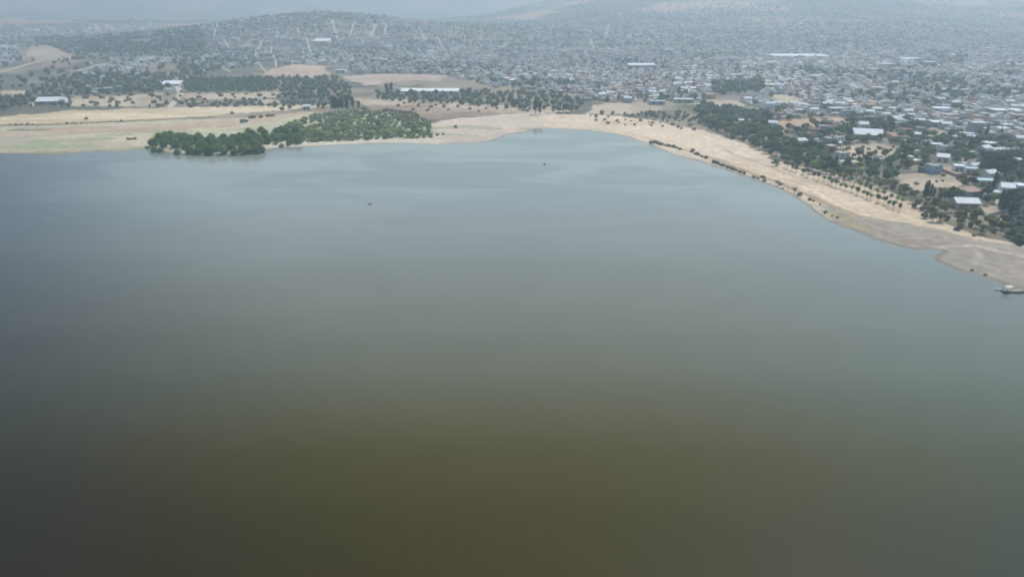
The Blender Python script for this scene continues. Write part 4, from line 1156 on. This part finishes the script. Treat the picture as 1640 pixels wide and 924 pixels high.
def scatter(px, spacing, smin, smax, mat, kind, jitter=1.0, maxn=4000, brown=0.0):
    poly = W(px) if not isinstance(px, tuple) else list(px)
    xs = [p[0] for p in poly]; ys = [p[1] for p in poly]
    gx_ = np.arange(min(xs), max(xs), spacing); gy_ = np.arange(min(ys), max(ys), spacing)
    a, b_ = np.meshgrid(gx_, gy_); a = a.ravel(); b_ = b_.ravel()
    a = a + rng.uniform(-.5, .5, len(a)) * spacing * jitter; b_ = b_ + rng.uniform(-.5, .5, len(b_)) * spacing * jitter
    k = inside(a, b_, poly); a, b_ = a[k], b_[k]
    k = shore_sd(a, b_) > 4
    a, b_ = a[k], b_[k]
    return [(float(x), float(y), float(rng.uniform(smin, smax)), 'leaf_brown' if rng.random() < brown else mat, kind) for x, y in zip(a, b_)][:maxn]

# low bushes in the open
for u, v, sc, mt_ in ((388, 199, 1.3, 'leaf_olive'), (394, 198.5, 1.2, 'leaf_olive'), (403, 192.5, 1.3, 'leaf_brown'), (409, 192, 1.4, 'leaf_olive'), (418, 191.5, 1.5, 'leaf_olive'), (430, 190, 1.2, 'leaf_brown'), (437, 189.5, 1.0, 'leaf_olive'),
                      (372, 185, 1.0, 'leaf_olive'), (139, 194, 1.0, 'leaf_olive'), (206, 226, .8, 'leaf_bush'), (212, 226, .7, 'leaf_bush'), (217, 225.5, .8, 'leaf_bush'), (235, 238, .8, 'leaf_bush'), (240, 238.5, .9, 'leaf_bush'),
                      (1043, 230, .9, 'leaf_olive'), (1049, 230, 1.3, 'leaf_olive'), (1112, 243, 1.2, 'leaf_olive'), (1108, 245, .8, 'leaf_brown'), (1208, 285, .7, 'leaf_bush'), (1222, 286, 1.0, 'leaf_brown'),
                      (1250, 297, .7, 'leaf_brown'), (1531, 372, .9, 'leaf_dark'), (1559, 381, .5, 'leaf_brown'), (1571, 375, .8, 'leaf_olive'), (1632, 396, .9, 'leaf_dark'),
                      (1556, 434, .35, 'leaf_brown'), (1578, 441, .35, 'leaf_brown'), (1238, 264, 1.2, 'leaf_olive'), (730, 207, 1.0, 'leaf_olive'), (700, 219, .9, 'leaf_bush'), (710, 218, .7, 'leaf_olive')):
    x, y = P(u, v); bush_c.append((x, y, sc, mt_, 'open'))
for line, n, mt_ in (([(1054, 232), (1072, 236), (1098, 242.5)], 24, 'leaf_olive'), ([(1114, 248), (1132, 255)], 7, 'leaf_brown'), ([(1142, 260.5), (1170, 271), (1196, 280)], 24, 'leaf_olive'), ([(1200, 282), (1260, 304), (1320, 332)], 12, 'leaf_brown'),
                     ([(0, 204), (60, 202.8), (130, 201), (200, 197.5)], 26, 'leaf_olive'), ([(1320, 343), (1345, 352)], 4, 'leaf_olive'), ([(870, 184), (900, 185), (960, 187)], 14, 'leaf_olive')):
    lw = W(line)
    for k in range(n):
        t = (k + rng.uniform(0, .7)) / n * (len(lw) - 1); i = min(int(t), len(lw) - 2); f = t - i
        bush_c.append((lw[i][0] * (1 - f) + lw[i + 1][0] * f, lw[i][1] * (1 - f) + lw[i + 1][1] * f + float(rng.normal(0, 2.2)), float(rng.choice([.25, .4, .55, .8]) * rng.uniform(.8, 1.2)), mt_, 'bank'))
bush_c += scatter([(940, 188), (1040, 190), (1110, 200), (1128, 214), (1080, 212), (1000, 204), (950, 197)], 15, .5, 1.0, 'leaf_olive', 'scrub', brown=.45)
bush_c += scatter([(1330, 262), (1350, 240), (1440, 240), (1450, 256), (1400, 262)], 11, .6, 1.1, 'leaf_olive', 'scrub', brown=.4)
bush_c += scatter([(1440, 300), (1490, 278), (1560, 285), (1545, 308)], 16, .5, 1.0, 'leaf_olive', 'scrub', brown=.3)
bush_c += scatter([(100, 173), (100, 150), (300, 150), (560, 160), (560, 172), (300, 175)], 26, .9, 1.7, 'leaf_olive', 'scrub', brown=.3)
bush_c += scatter([(620, 182), (620, 165), (900, 172), (930, 182), (800, 183)], 22, .7, 1.3, 'leaf_brown', 'scrub')
for d_ in ((1245, 294, 1.0), (1272, 306, 1.25), (1222, 285, .6)):
    x, y = P(d_[0], d_[1])
    o = plant('dry', 'leaf_brown', x, y, d_[2], 'dry_shrub', 'shrub', nvar=3)
    o['label'] = {1245: 'middling spiky dry shrub on the sand by the water', 1272: 'largest spiky brown dry shrub on the sandy bank', 1222: 'smallest dry shrub, last of three along the sand'}[d_[0]]

bush_c.sort(key=lambda b_: math.hypot(b_[0], b_[1]) / b_[2])
bush_ind, bush_rest = bush_c[:285], bush_c[285:]
bitems = []
for x, y, sc, mt_, zn in bush_ind:
    nm = 'bush' 
    o = plant('bush', mt_, x, y, sc, nm, 'bush', {'th': 'bushes of the lakeside thicket', 'open': 'single bushes on open ground', 'bank': 'low bushes along the bank', 'scrub': 'scattered dry scrub'}[zn], 5, zs=float(rng.uniform(.62, .85)) * sc)
    tone = {'leaf_willow': 'bright green', 'leaf_bush': 'green', 'leaf_olive': 'dusty olive', 'leaf_brown': 'dry brown', 'leaf_dark': 'dark'}[mt_]
    bitems.append((o, size_adj(sc, .8, 1.35) + ' ' + tone, {'th': 'bush in the thicket', 'open': 'bush on open ground', 'bank': 'bush on the bank', 'scrub': 'scrub bush'}[zn]))
name_by_landmark(bitems)

# individually placed trees on the right shore
tree_c = []     # x, y, scale, mat, kind, zone
def row(px, step, kind, mat, smin, smax, jit=1.2, zone='row'):
    lw = W(px)
    seg = [math.dist(a, b_) for a, b_ in zip(lw[:-1], lw[1:])]
    tot = sum(seg); n = max(2, int(tot / step))
    for k in range(n):
        s_ = tot * (k + .5) / n; i = 0
        while i < len(seg) - 1 and s_ > seg[i]: s_ -= seg[i]; i += 1
        f = s_ / seg[i]
        tree_c.append((lw[i][0] * (1 - f) + lw[i + 1][0] * f + float(rng.uniform(-jit, jit)), lw[i][1] * (1 - f) + lw[i + 1][1] * f + float(rng.uniform(-jit, jit)), float(rng.uniform(smin, smax)), mat, kind, zone))
row([(1252, 270), (1300, 288), (1360, 310), (1400, 327), (1448, 344)], 5.4, 'young', 'leaf', .85, 1.25)
row([(1262, 265), (1310, 281), (1370, 303), (1410, 319), (1450, 333)], 6.0, 'young', 'leaf_olive', .9, 1.35)
row([(1330, 282), (1380, 298), (1420, 314), (1460, 330)], 6.2, 'young', 'leaf_olive', 1.0, 1.5)
row([(1350, 282), (1400, 296), (1440, 310), (1470, 322)], 6.5, 'young', 'leaf_olive', 1.0, 1.5)
row([(880, 184.5), (905, 185.5), (935, 186)], 9, 'young', 'leaf_olive', .8, 1.2)
for a in scatter([(1452, 338), (1475, 324), (1500, 332), (1545, 350), (1600, 362), (1645, 378), (1700, 395), (1640, 396), (1590, 383), (1520, 369), (1480, 356)], 7.2, .5, .85, 'leaf_olive', 'broad'): tree_c.append(a + ('strip',))
SP = [(1605, 343, 1.35, 'leaf_dark', 'cypress'), (1600, 336, 1.0, 'leaf_dark', 'cypress'), (1611, 340, 1.1, 'leaf_dark', 'cypress'), (1480, 318, 1.0, 'leaf_dark', 'cypress'), (1483, 317, .9, 'leaf_dark', 'cypress'), (1489, 317, .75, 'leaf_dark', 'cypress'), (1502, 328, .7, 'leaf_dark', 'cypress'), (1494, 318, .6, 'leaf_dark', 'cypress'),
      (1628, 388, 1.25, 'leaf_dark', 'broad'), (1638, 380, 1.4, 'leaf_dark', 'broad'), (1622, 376, 1.3, 'leaf_dark', 'broad'), (1648, 392, 1.3, 'leaf', 'broad'), (1634, 366, 1.4, 'leaf_dark', 'broad'), (1620, 366, 1.0, 'leaf_dark', 'broad'), (1630, 392, .9, 'leaf_willow', 'broad'), (1640, 352, 1.1, 'leaf', 'broad'),
      (1562, 356, .95, 'leaf_willow', 'broad'), (1590, 366, .75, 'leaf_willow', 'broad'), (1602, 372, .7, 'leaf_willow', 'broad'), (1512, 326, .9, 'leaf', 'broad'), (1520, 330, 1.0, 'leaf_dark', 'broad'), (1530, 327, .95, 'leaf', 'broad'), (1524, 320, .9, 'leaf_dark', 'broad'), (1508, 318, .8, 'leaf', 'broad'),
      (1579, 322, 1.15, 'leaf', 'broad'), (1588, 330, .9, 'leaf', 'broad'), (1577, 333, .8, 'leaf_dark', 'broad'), (1549, 303, .9, 'leaf_dark', 'broad'), (1558, 304, .8, 'leaf_dark', 'broad'), (1540, 302, .7, 'leaf', 'broad'),
      (1628, 328, 1.1, 'leaf_dark', 'broad'), (1636, 332, 1.2, 'leaf_dark', 'broad'), (1620, 324, .9, 'leaf_dark', 'broad'), (1634, 318, 1.0, 'leaf', 'broad'), (1634, 345, 1.0, 'leaf_dark', 'broad'), (1616, 352, 1.0, 'leaf_dark', 'cypress'), (1622, 344, .9, 'leaf', 'broad'), (1626, 357, .9, 'leaf_dark', 'broad'),
      (1570, 283, 1.3, 'leaf_dark', 'broad'), (1579, 287, 1.5, 'leaf_dark', 'broad'), (1588, 288, 1.6, 'leaf_dark', 'broad'), (1597, 289, 1.5, 'leaf_dark', 'broad'), (1606, 288, 1.4, 'leaf_dark', 'broad'), (1583, 276, 1.4, 'leaf_dark', 'broad'), (1594, 277, 1.5, 'leaf_dark', 'broad'), (1604, 277, 1.5, 'leaf', 'broad'), (1613, 280, 1.2, 'leaf', 'broad'), (1575, 266, 1.3, 'leaf_dark', 'broad'), (1590, 264, 1.4, 'leaf', 'broad'), (1603, 265, 1.3, 'leaf', 'broad'),
      (1590, 306, 1.1, 'leaf_dark', 'cypress'), (1297, 263, .9, 'leaf_dark', 'broad'), (1318, 264, 1.1, 'leaf', 'broad'), (1338, 267, .8, 'leaf_dark', 'cypress'), (1340, 288, .9, 'leaf_dark', 'broad'), (1356, 290, 1.0, 'leaf_willow', 'broad'), (1350, 284, .9, 'leaf_willow', 'broad'),
      (857, 186.5, 1.15, 'leaf_dark', 'poplar'), (865, 187, .85, 'leaf_dark', 'poplar'), (537, 182, 1.05, 'leaf_dark', 'poplar'), (542, 181, 1.1, 'leaf_dark', 'poplar'), (548, 181, 1.0, 'leaf_dark', 'poplar'), (556, 180, .9, 'leaf', 'poplar'), (566, 180, .9, 'leaf', 'poplar'), (575, 180, .7, 'leaf', 'poplar'), (583, 181, .75, 'leaf_willow', 'broad'), (620, 152, 1.1, 'leaf_dark', 'poplar'), (627, 152, 1.0, 'leaf_dark', 'poplar'),
      (452, 181, .8, 'leaf_willow', 'broad'), (606, 206, .9, 'leaf_willow', 'broad'), (905, 184, 1.2, 'leaf', 'broad'), (896, 184, 1.0, 'leaf', 'broad'), (914, 184, 1.0, 'leaf', 'broad'), (1242, 268, .7, 'leaf_willow', 'broad'), (1440, 252, .8, 'leaf', 'poplar'), (1600, 226, .9, 'leaf_dark', 'cypress'), (1578, 224, 1.1, 'leaf_dark', 'cypress')]
for u, v, sc, mt_, kd in SP:
    x, y = P(u, v); tree_c.append((x, y, sc, mt_, kd, 'sp'))
def sc_(px, sp, a, b_, mat, zone, jit=1.0, kd='broad'):
    for t in scatter(px, sp, a, b_, mat, kd, jit): tree_c.append(t + (zone,))
sc_([(1112, 180), (1130, 168), (1190, 180), (1230, 200), (1262, 232), (1320, 262), (1345, 285), (1300, 282), (1240, 256), (1190, 232), (1135, 212)], 8.5, .7, 1.15, 'leaf', 'wood')
sc_([(1340, 275), (1350, 262), (1480, 270), (1485, 300), (1440, 300), (1455, 320), (1400, 296)], 9.5, .6, 1.0, 'leaf', 'belt')
sc_([(1265, 235), (1330, 215), (1440, 215), (1560, 225), (1700, 245), (1700, 340), (1640, 345), (1600, 300), (1560, 265), (1500, 270), (1400, 262), (1330, 258)], 11.5, .6, 1.15, 'leaf', 'belt')
sc_([(1200, 185), (1300, 205), (1480, 195), (1480, 215), (1330, 218), (1260, 222)], 12.5, .6, 1.1, 'leaf_dark', 'belt')
sc_([(1140, 156), (1140, 138), (1222, 136), (1222, 152)], 14, .9, 1.4, 'leaf', 'wood2')
sc_([(960, 187), (1060, 184), (1130, 186), (1130, 205), (1060, 196)], 13, .5, .85, 'leaf_olive', 'belt2')
# back-left belts
sc_([(290, 129), (420, 127), (426, 148), (300, 151)], 11, .62, .85, 'leaf', 'orch', .35)
sc_([(-200, 182), (-200, 150), (50, 150), (50, 172), (10, 180)], 12, .7, 1.2, 'leaf', 'lefttrees')
sc_([(40, 174), (50, 148), (110, 120), (260, 120), (262, 150), (160, 154), (120, 166), (100, 174)], 20, .6, 1.2, 'leaf', 'lefttrees')
sc_([(95, 176), (95, 168), (180, 172), (260, 168), (440, 160), (560, 164), (570, 178), (440, 172), (270, 174)], 20, .45, .8, 'leaf_olive', 'shrubrow')
sc_([(290, 172), (440, 166), (540, 170), (540, 178), (430, 176), (300, 174)], 13, .5, .8, 'leaf', 'shrubrow')
sc_([(400, 150), (426, 128), (540, 127), (565, 148), (560, 166), (440, 158)], 14, .7, 1.1, 'leaf', 'midtrees')
sc_([(600, 163), (600, 150), (740, 150), (880, 152), (935, 165), (930, 182), (840, 180), (740, 172), (650, 168)], 13.5, .6, 1.1, 'leaf', 'midtrees')
sc_([(60, 92), (330, 92), (330, 66), (60, 66)], 17, 1.0, 1.6, 'leaf', 'far')
sc_([(560, 122), (640, 118), (640, 105), (860, 110), (860, 128), (740, 124)], 22, .8, 1.2, 'leaf', 'far')
sc_([(930, 165), (1120, 152), (1120, 162), (1060, 170)], 15, .7, 1.1, 'leaf', 'far')
sc_([(270, 92), (420, 90), (430, 105), (290, 125)], 17, .8, 1.3, 'leaf', 'far')
# trees in the town's gaps and gardens
for x, y, _a in gap:
    if rng.random() < (.66 if math.hypot(x, y) < 1600 else .3): tree_c.append((float(x), float(y), float(rng.uniform(.55, 1.15)), 'leaf', 'broad', 'town'))
for i in rng.choice(len(hs), int(len(hs) * .45), replace=False):
    if math.hypot(hs[i, 0], hs[i, 1]) > 1600 and rng.random() < .45: continue
    a = rng.uniform(0, 6.28)
    tree_c.append((float(hs[i, 0] + math.cos(a) * 8.2), float(hs[i, 1] + math.sin(a) * 8.2), float(rng.uniform(.4, .85)), 'leaf', 'broad', 'town'))
# parks where houses are thin, hill scrub beyond
gxx = rng.uniform(-3600, 4200, 26000); gyy = rng.uniform(900, 5200, 26000)
okk = (np.abs(gxx) < gyy * .80) & (fbm(gxx, gyy, 170, 91, 3) > .52)
poly_ok = np.zeros(len(gxx), bool)
for poly, dn, kd in CITY[2:4] + CITY[6:10]: poly_ok |= inside(gxx, gyy, poly)
rg = np.hypot(gxx, gyy)
okk &= (rg > 3300) | ((fbm(gxx, gyy, 130, 77, 3) < .43) & poly_ok) | ((~poly_ok) & (rg > 1150))
for poly in NOHOUSE: okk &= ~inside(gxx, gyy, poly)
for x, y in zip(gxx[okk], gyy[okk]):
    tree_c.append((float(x), float(y), float(rng.uniform(.7, 1.3)), 'leaf', 'broad', 'far'))

tree_c = [t[:3] + ('leaf_olive',) + t[4:] if (t[5] in ('lefttrees', 'far', 'midtrees', 'town') and t[3] == 'leaf' and rng.random() < .28) else t for t in tree_c]
# keep trees off roofs and roads
TA = np.array([(t[0], t[1]) for t in tree_c])
bad = np.zeros(len(TA), bool)
for bx, by, bw, bd in BUILT:
    bad |= (np.abs(TA[:, 0] - bx) < bw + 1) & (np.abs(TA[:, 1] - by) < bd + 1)
for poly in NOHOUSE[:len(FIELDS)]:
    bad |= inside(TA[:, 0], TA[:, 1], poly)
for line, w_ in STREET_LINES: bad |= polydist(TA[:, 0], TA[:, 1], line) < w_ * .5 + 1.5
hi_ = np.stack([hx[ind], hy[ind]], 1)
for a, b_ in hi_: bad |= np.hypot(TA[:, 0] - a, TA[:, 1] - b_) < 5.5
isp = np.array([t[5] in ('sp', 'row', 'strip') for t in tree_c])
tree_c = [t for t, b_, s_ in zip(tree_c, bad, isp) if (not b_) or s_]

young = [t for t in tree_c if t[4] == 'young']
tall = [t for t in tree_c if t[4] in ('cypress', 'poplar')]
broad = [t for t in tree_c if t[4] == 'broad']
for x, y, sc, mt_, kd, zn in young:
    o = plant('young', mt_ if rng.random() > .3 else 'leaf_bush', x, y, sc, 'young_tree', 'tree', 'young trees planted in rows behind the beach', 6)
    tree_items.append((o, size_adj(sc, .95, 1.25), 'young tree in the planted rows'))
for x, y, sc, mt_, kd, zn in tall:
    nm = 'cypress_tree' if kd == 'cypress' else 'poplar_tree'
    o = plant(kd, mt_, x, y, sc, nm, 'tree', 'pointed dark conifers' if kd == 'cypress' else 'tall ragged trees', 4)
    tree_items.append((o, ('short' if sc < .85 else 'tall') + ' dark', 'conifer' if kd == 'cypress' else 'ragged tree'))
def vis(t):
    x, y = t[0], t[1]
    edge = 1.0 if abs(x) < y * .745 else 60.0
    return math.hypot(x, y) / t[2] * edge * (.8 if t[5] == 'sp' else 1)
broad.sort(key=vis)
NB = 298
for x, y, sc, mt_, kd, zn in broad[:NB]:
    if mt_ == 'leaf' and rng.random() < .3: mt_ = 'leaf_dark'
    if mt_ == 'leaf' and rng.random() < .12: mt_ = 'leaf_olive'
    o = plant('broad', mt_, x, y, sc, 'tree', 'tree', 'broadleaf trees behind the shore', 6)
    tree_items.append((o, size_adj(sc, .75, 1.1) + ' ' + {'leaf': 'green', 'leaf_dark': 'dark green', 'leaf_olive': 'dusty grey-green', 'leaf_willow': 'bright green', 'leaf_brown': 'dry brown'}[mt_], 'broad tree'))
name_by_landmark(tree_items)

# the rest: a far mass of trees and scrub nobody could count
def tree_mass(name, items, label, cat, base_r, base_h, lift):
    A_ = np.array([(t[0], t[1], t[2]) for t in items])
    z = hgt(A_[:, 0], A_[:, 1])
    colr = np.array([{'leaf': (.072, .10, .052), 'leaf_dark': (.045, .068, .044), 'leaf_olive': (.125, .13, .08), 'leaf_willow': (.075, .11, .05), 'leaf_bush': (.16, .19, .09), 'leaf_brown': (.15, .108, .07)}[t[3]] for t in items])
    colr = colr * rng.uniform(.75, 1.3, (len(items), 1))
    Vs, Fs, Cs, n = [], [], [], 0
    d = np.hypot(A_[:, 0], A_[:, 1])
    for rep in range(3):
        m_ = np.ones(len(items), bool) if rep == 0 else (d < (2100 if rep == 1 else 1300))
        idx_ = np.nonzero(m_)[0]
        for sub, sel in ((1, d[idx_] < 1700), (0, d[idx_] >= 1700)):
            ii = idx_[sel]
            if not len(ii): continue
            iv, jf = ICO[sub]
            k = len(ii)
            r = base_r * A_[ii, 2] * (1.0 if rep == 0 else .62)
            off = np.zeros((k, 3))
            if rep: 
                a = rng.uniform(0, 6.28, k); off[:, 0] = np.cos(a) * r * 1.0; off[:, 1] = np.sin(a) * r * 1.0; off[:, 2] = r * rng.uniform(-.3, .5, k)
            V = iv[None] * rng.uniform(.6, 1.15, (k, len(iv), 1)) * r[:, None, None]
            V[:, :, 2] *= base_h
            V[:, :, 0] += (A_[ii, 0] + off[:, 0])[:, None]; V[:, :, 1] += (A_[ii, 1] + off[:, 1])[:, None]
            V[:, :, 2] += (z[ii] + off[:, 2] + lift * A_[ii, 2])[:, None]
            Vs.append(V.reshape(-1, 3)); Fs.append((np.arange(k)[:, None, None] * len(iv) + jf[None] + n).reshape(-1, 3)); n += k * len(iv)
            Cs.append(np.repeat(colr[ii], len(jf), 0) * rng.uniform(.85, 1.15, (k * len(jf), 1)))
    me = mesh_np(name, np.concatenate(Vs), np.concatenate(Fs), M['leaf_far'], np.concatenate(Cs))
    o = link(name, me)
    return tag(o, label, cat, kind='stuff')
tree_mass('distant_trees', broad[NB:], 'far trees mixed among the houses and fields', 'trees', 3.5, .95, 3.6)
tree_mass('thicket_scrub', bush_rest, 'dense far scrub and thicket behind the shore', 'scrub', 2.3, .8, 1.0)
print('houses', len(hs), 'trees', len(tree_c), 'bushes', len(bush_c))

# ------------------------------------------------------------------ walls round the lots
def wall_run(px, h, label, mat='wall_grey'):
    lw = W(px); mb = MB()
    for (x0, y0), (x1, y1) in zip(lw[:-1], lw[1:]):
        L = math.hypot(x1 - x0, y1 - y0); n = max(1, int(L / 8))
        for i in range(n):
            a = Vector((x0, y0)).lerp(Vector((x1, y1)), i / n); b_ = Vector((x0, y0)).lerp(Vector((x1, y1)), (i + 1) / n)
            t = Vector((-(b_ - a).y, (b_ - a).x)).normalized() * .12
            z0 = min(H1(a.x, a.y), H1(b_.x, b_.y)) - .4; z1 = z0 + .4 + h
            v_ = [(a.x - t.x, a.y - t.y, z0), (b_.x - t.x, b_.y - t.y, z0), (b_.x + t.x, b_.y + t.y, z0), (a.x + t.x, a.y + t.y, z0)]
            v_ += [(p[0], p[1], z1) for p in v_]
            mb.raw(v_, [(4, 5, 6, 7), (0, 1, 5, 4), (2, 3, 7, 6), (1, 2, 6, 5), (3, 0, 4, 7)])
    x, y = lw[0]
    o = mb.build('boundary_wall', M[mat]); tag(o, label, 'wall')
wall_run([(1500, 276), (1530, 288), (1555, 285), (1553, 276)], 2.4, 'dark wall closing in the small straw lot before the villas', 'wall_brick')
wall_run([(1568, 291), (1590, 296), (1612, 300)], 2.6, 'long shaded wall under the darkest tree group')
wall_run([(1580, 353), (1600, 347), (1615, 343)], 2.2, 'grey wall behind the strip of dusty beach trees')
wall_run([(1436, 283), (1470, 280), (1500, 276)], 2.2, 'pale wall along the back of the bare lot', 'wall_cream')
wall_run([(1604, 372), (1625, 366), (1645, 364)], 2.0, 'low wall leading to the big dark tree at the beach end')

# pale monument at the beach edge
x, y = P(1245, 266)
root = bpy.data.objects.new('monument', None); col.objects.link(root); root.location = (x, y, H1(x, y)); tag(root, 'slim white monument on the sand where the young tree row starts', 'monument')
MB().box(-1.6, 1.6, -1.6, 1.6, -.3, 1.2).build('plinth', M['wall_cream'], root)
MB().tube([(0, 0, 1.2), (.15, 0, 4), (.1, 0, 6.4)], [.8, .55, .4], 8).build('shaft', M['wall_white'], root)
MB().tube([(.1, 0, 6.4), (.1, 0, 6.9), (.1, 0, 7.8), (.1, 0, 8.3)], [.3, .85, .8, .2], 8).build('head', M['wall_white'], root)

# ------------------------------------------------------------------ landing stage and boats
M['wood'] = mat_noise('weathered boards', (0.26, 0.22, 0.18), (0.40, 0.35, 0.30), 3, .9)
M['canvas'] = mat_noise('pinkish white canopy cloth', (0.66, 0.58, 0.53), (0.78, 0.70, 0.65), 1, .9)
M['boat_pale'] = mat_noise('pale painted boat', (0.55, 0.60, 0.62), (0.66, 0.70, 0.72), 2, .6)
M['boat_dark'] = mat_noise('dark painted boat', (0.05, 0.06, 0.07), (0.10, 0.10, 0.11), 2, .6)
x, y = P(1622, 465, .6)
root = bpy.data.objects.new('landing_stage', None); col.objects.link(root); root.location = (x, y, 0); root.rotation_euler = (0, 0, .12); tag(root, 'floating wooden landing stage with a small pinkish canopy at the beach corner', 'jetty')
dk = MB()
for i in range(12): dk.box(-5.2 + i * .87, -5.2 + i * .87 + .82, -1.3, 1.3, .45, .58)
dk.build('deck', M['wood'], root)
for yy in (-.9, .9): MB().tube([(-5.2, yy, .12), (5.2, yy, .12)], [.34, .34], 8).build('float', M['tank'], root)
for a in (-4.6, -1.6):
    for c in (-1.1, 1.1): MB().box(a - .06, a + .06, c - .06, c + .06, .58, 2.7).build('post', M['wood'], root)
cn = MB(); cn.raw([(-5.0, -1.5, 2.7), (-1.2, -1.5, 2.7), (-1.2, 1.5, 2.7), (-5.0, 1.5, 2.7), (-4.6, 0, 3.35), (-1.6, 0, 3.35)], [(0, 3, 2, 1), (0, 1, 5, 4), (1, 2, 5), (2, 3, 4, 5), (3, 0, 4)])
cn.build('canopy', M['canvas'], root)
rl = MB(); rl.box(-1.0, 5.1, 1.2, 1.26, 1.45, 1.52)
for a in (0.5, 2.0, 3.5, 5.0): rl.box(a - .03, a + .03, 1.2, 1.26, .58, 1.45)
rl.build('railing', M['wood'], root)

def boat(u, v, L, mat, rz, label):
    x, y = P(u, v)
    root = bpy.data.objects.new('rowing_boat', None); col.objects.link(root); root.location = (x, y, 0); root.rotation_euler = (0, 0, rz); tag(root, label, 'boat', 'small rowing boats')
    n = 9; v_ = []; f = []
    for i in range(n):
        t = i / (n - 1); xx = (t - .5) * L; wd = L * .17 * (math.sin(math.pi * min(t * .82 + .16, 1)) ** .7 if t < 1 else 0.02) + .02
        zt_ = .42 + .25 * abs(2 * t - 1) ** 2
        v_ += [(xx, -wd, zt_), (xx, -wd * .6, -.1), (xx, wd * .6, -.1), (xx, wd, zt_), (xx, wd * .86, zt_), (xx, wd * .5, .06), (xx, -wd * .5, .06), (xx, -wd * .86, zt_)]
    for i in range(n - 1):
        for j in range(8): f.append((i * 8 + j, i * 8 + (j + 1) % 8, (i + 1) * 8 + (j + 1) % 8, (i + 1) * 8 + j))
    f += [tuple(range(8))[::-1], tuple((n - 1) * 8 + j for j in range(8))]
    MB().raw(v_, f).build('hull', M[mat], root)
    for t in (-.2, .05, .27): MB().box(t * L - .12, t * L + .12, -L * .12, L * .12, .26, .31).build('seat', M['wood'], root)
boat(1600, 464, 5.0, 'boat_pale', .1, 'pale rowing boat pointing away from the canopy of the landing stage')
boat(1613, 469, 5.2, 'boat_dark', .25, 'dark rowing boat moored before the landing stage')
boat(1631, 469.5, 4.6, 'boat_dark', -.08, 'dark rowing boat at the beach side of the landing stage')
boat(592, 327.5, 2.6, 'boat_dark', .3, 'lone small dark boat far out on open water')
def buoy(u, v, r, mat, label):
    x, y = P(u, v)
    mb = MB(); mb.tube([(0, 0, -.3 * r), (0, 0, 0), (0, 0, .7 * r), (0, 0, 1.2 * r), (0, 0, 2.0 * r)], [.6 * r, r, r, .35 * r, .12 * r], 10)
    o = mb.build('buoy', M[mat], loc=(x, y, 0)); tag(o, label, 'buoy')
buoy(872, 263.5, .8, 'boat_dark', 'dark buoy near the far end of the lake')
buoy(1386, 520.5, .35, 'wall_white', 'tiny white buoy on open water out from the landing stage')
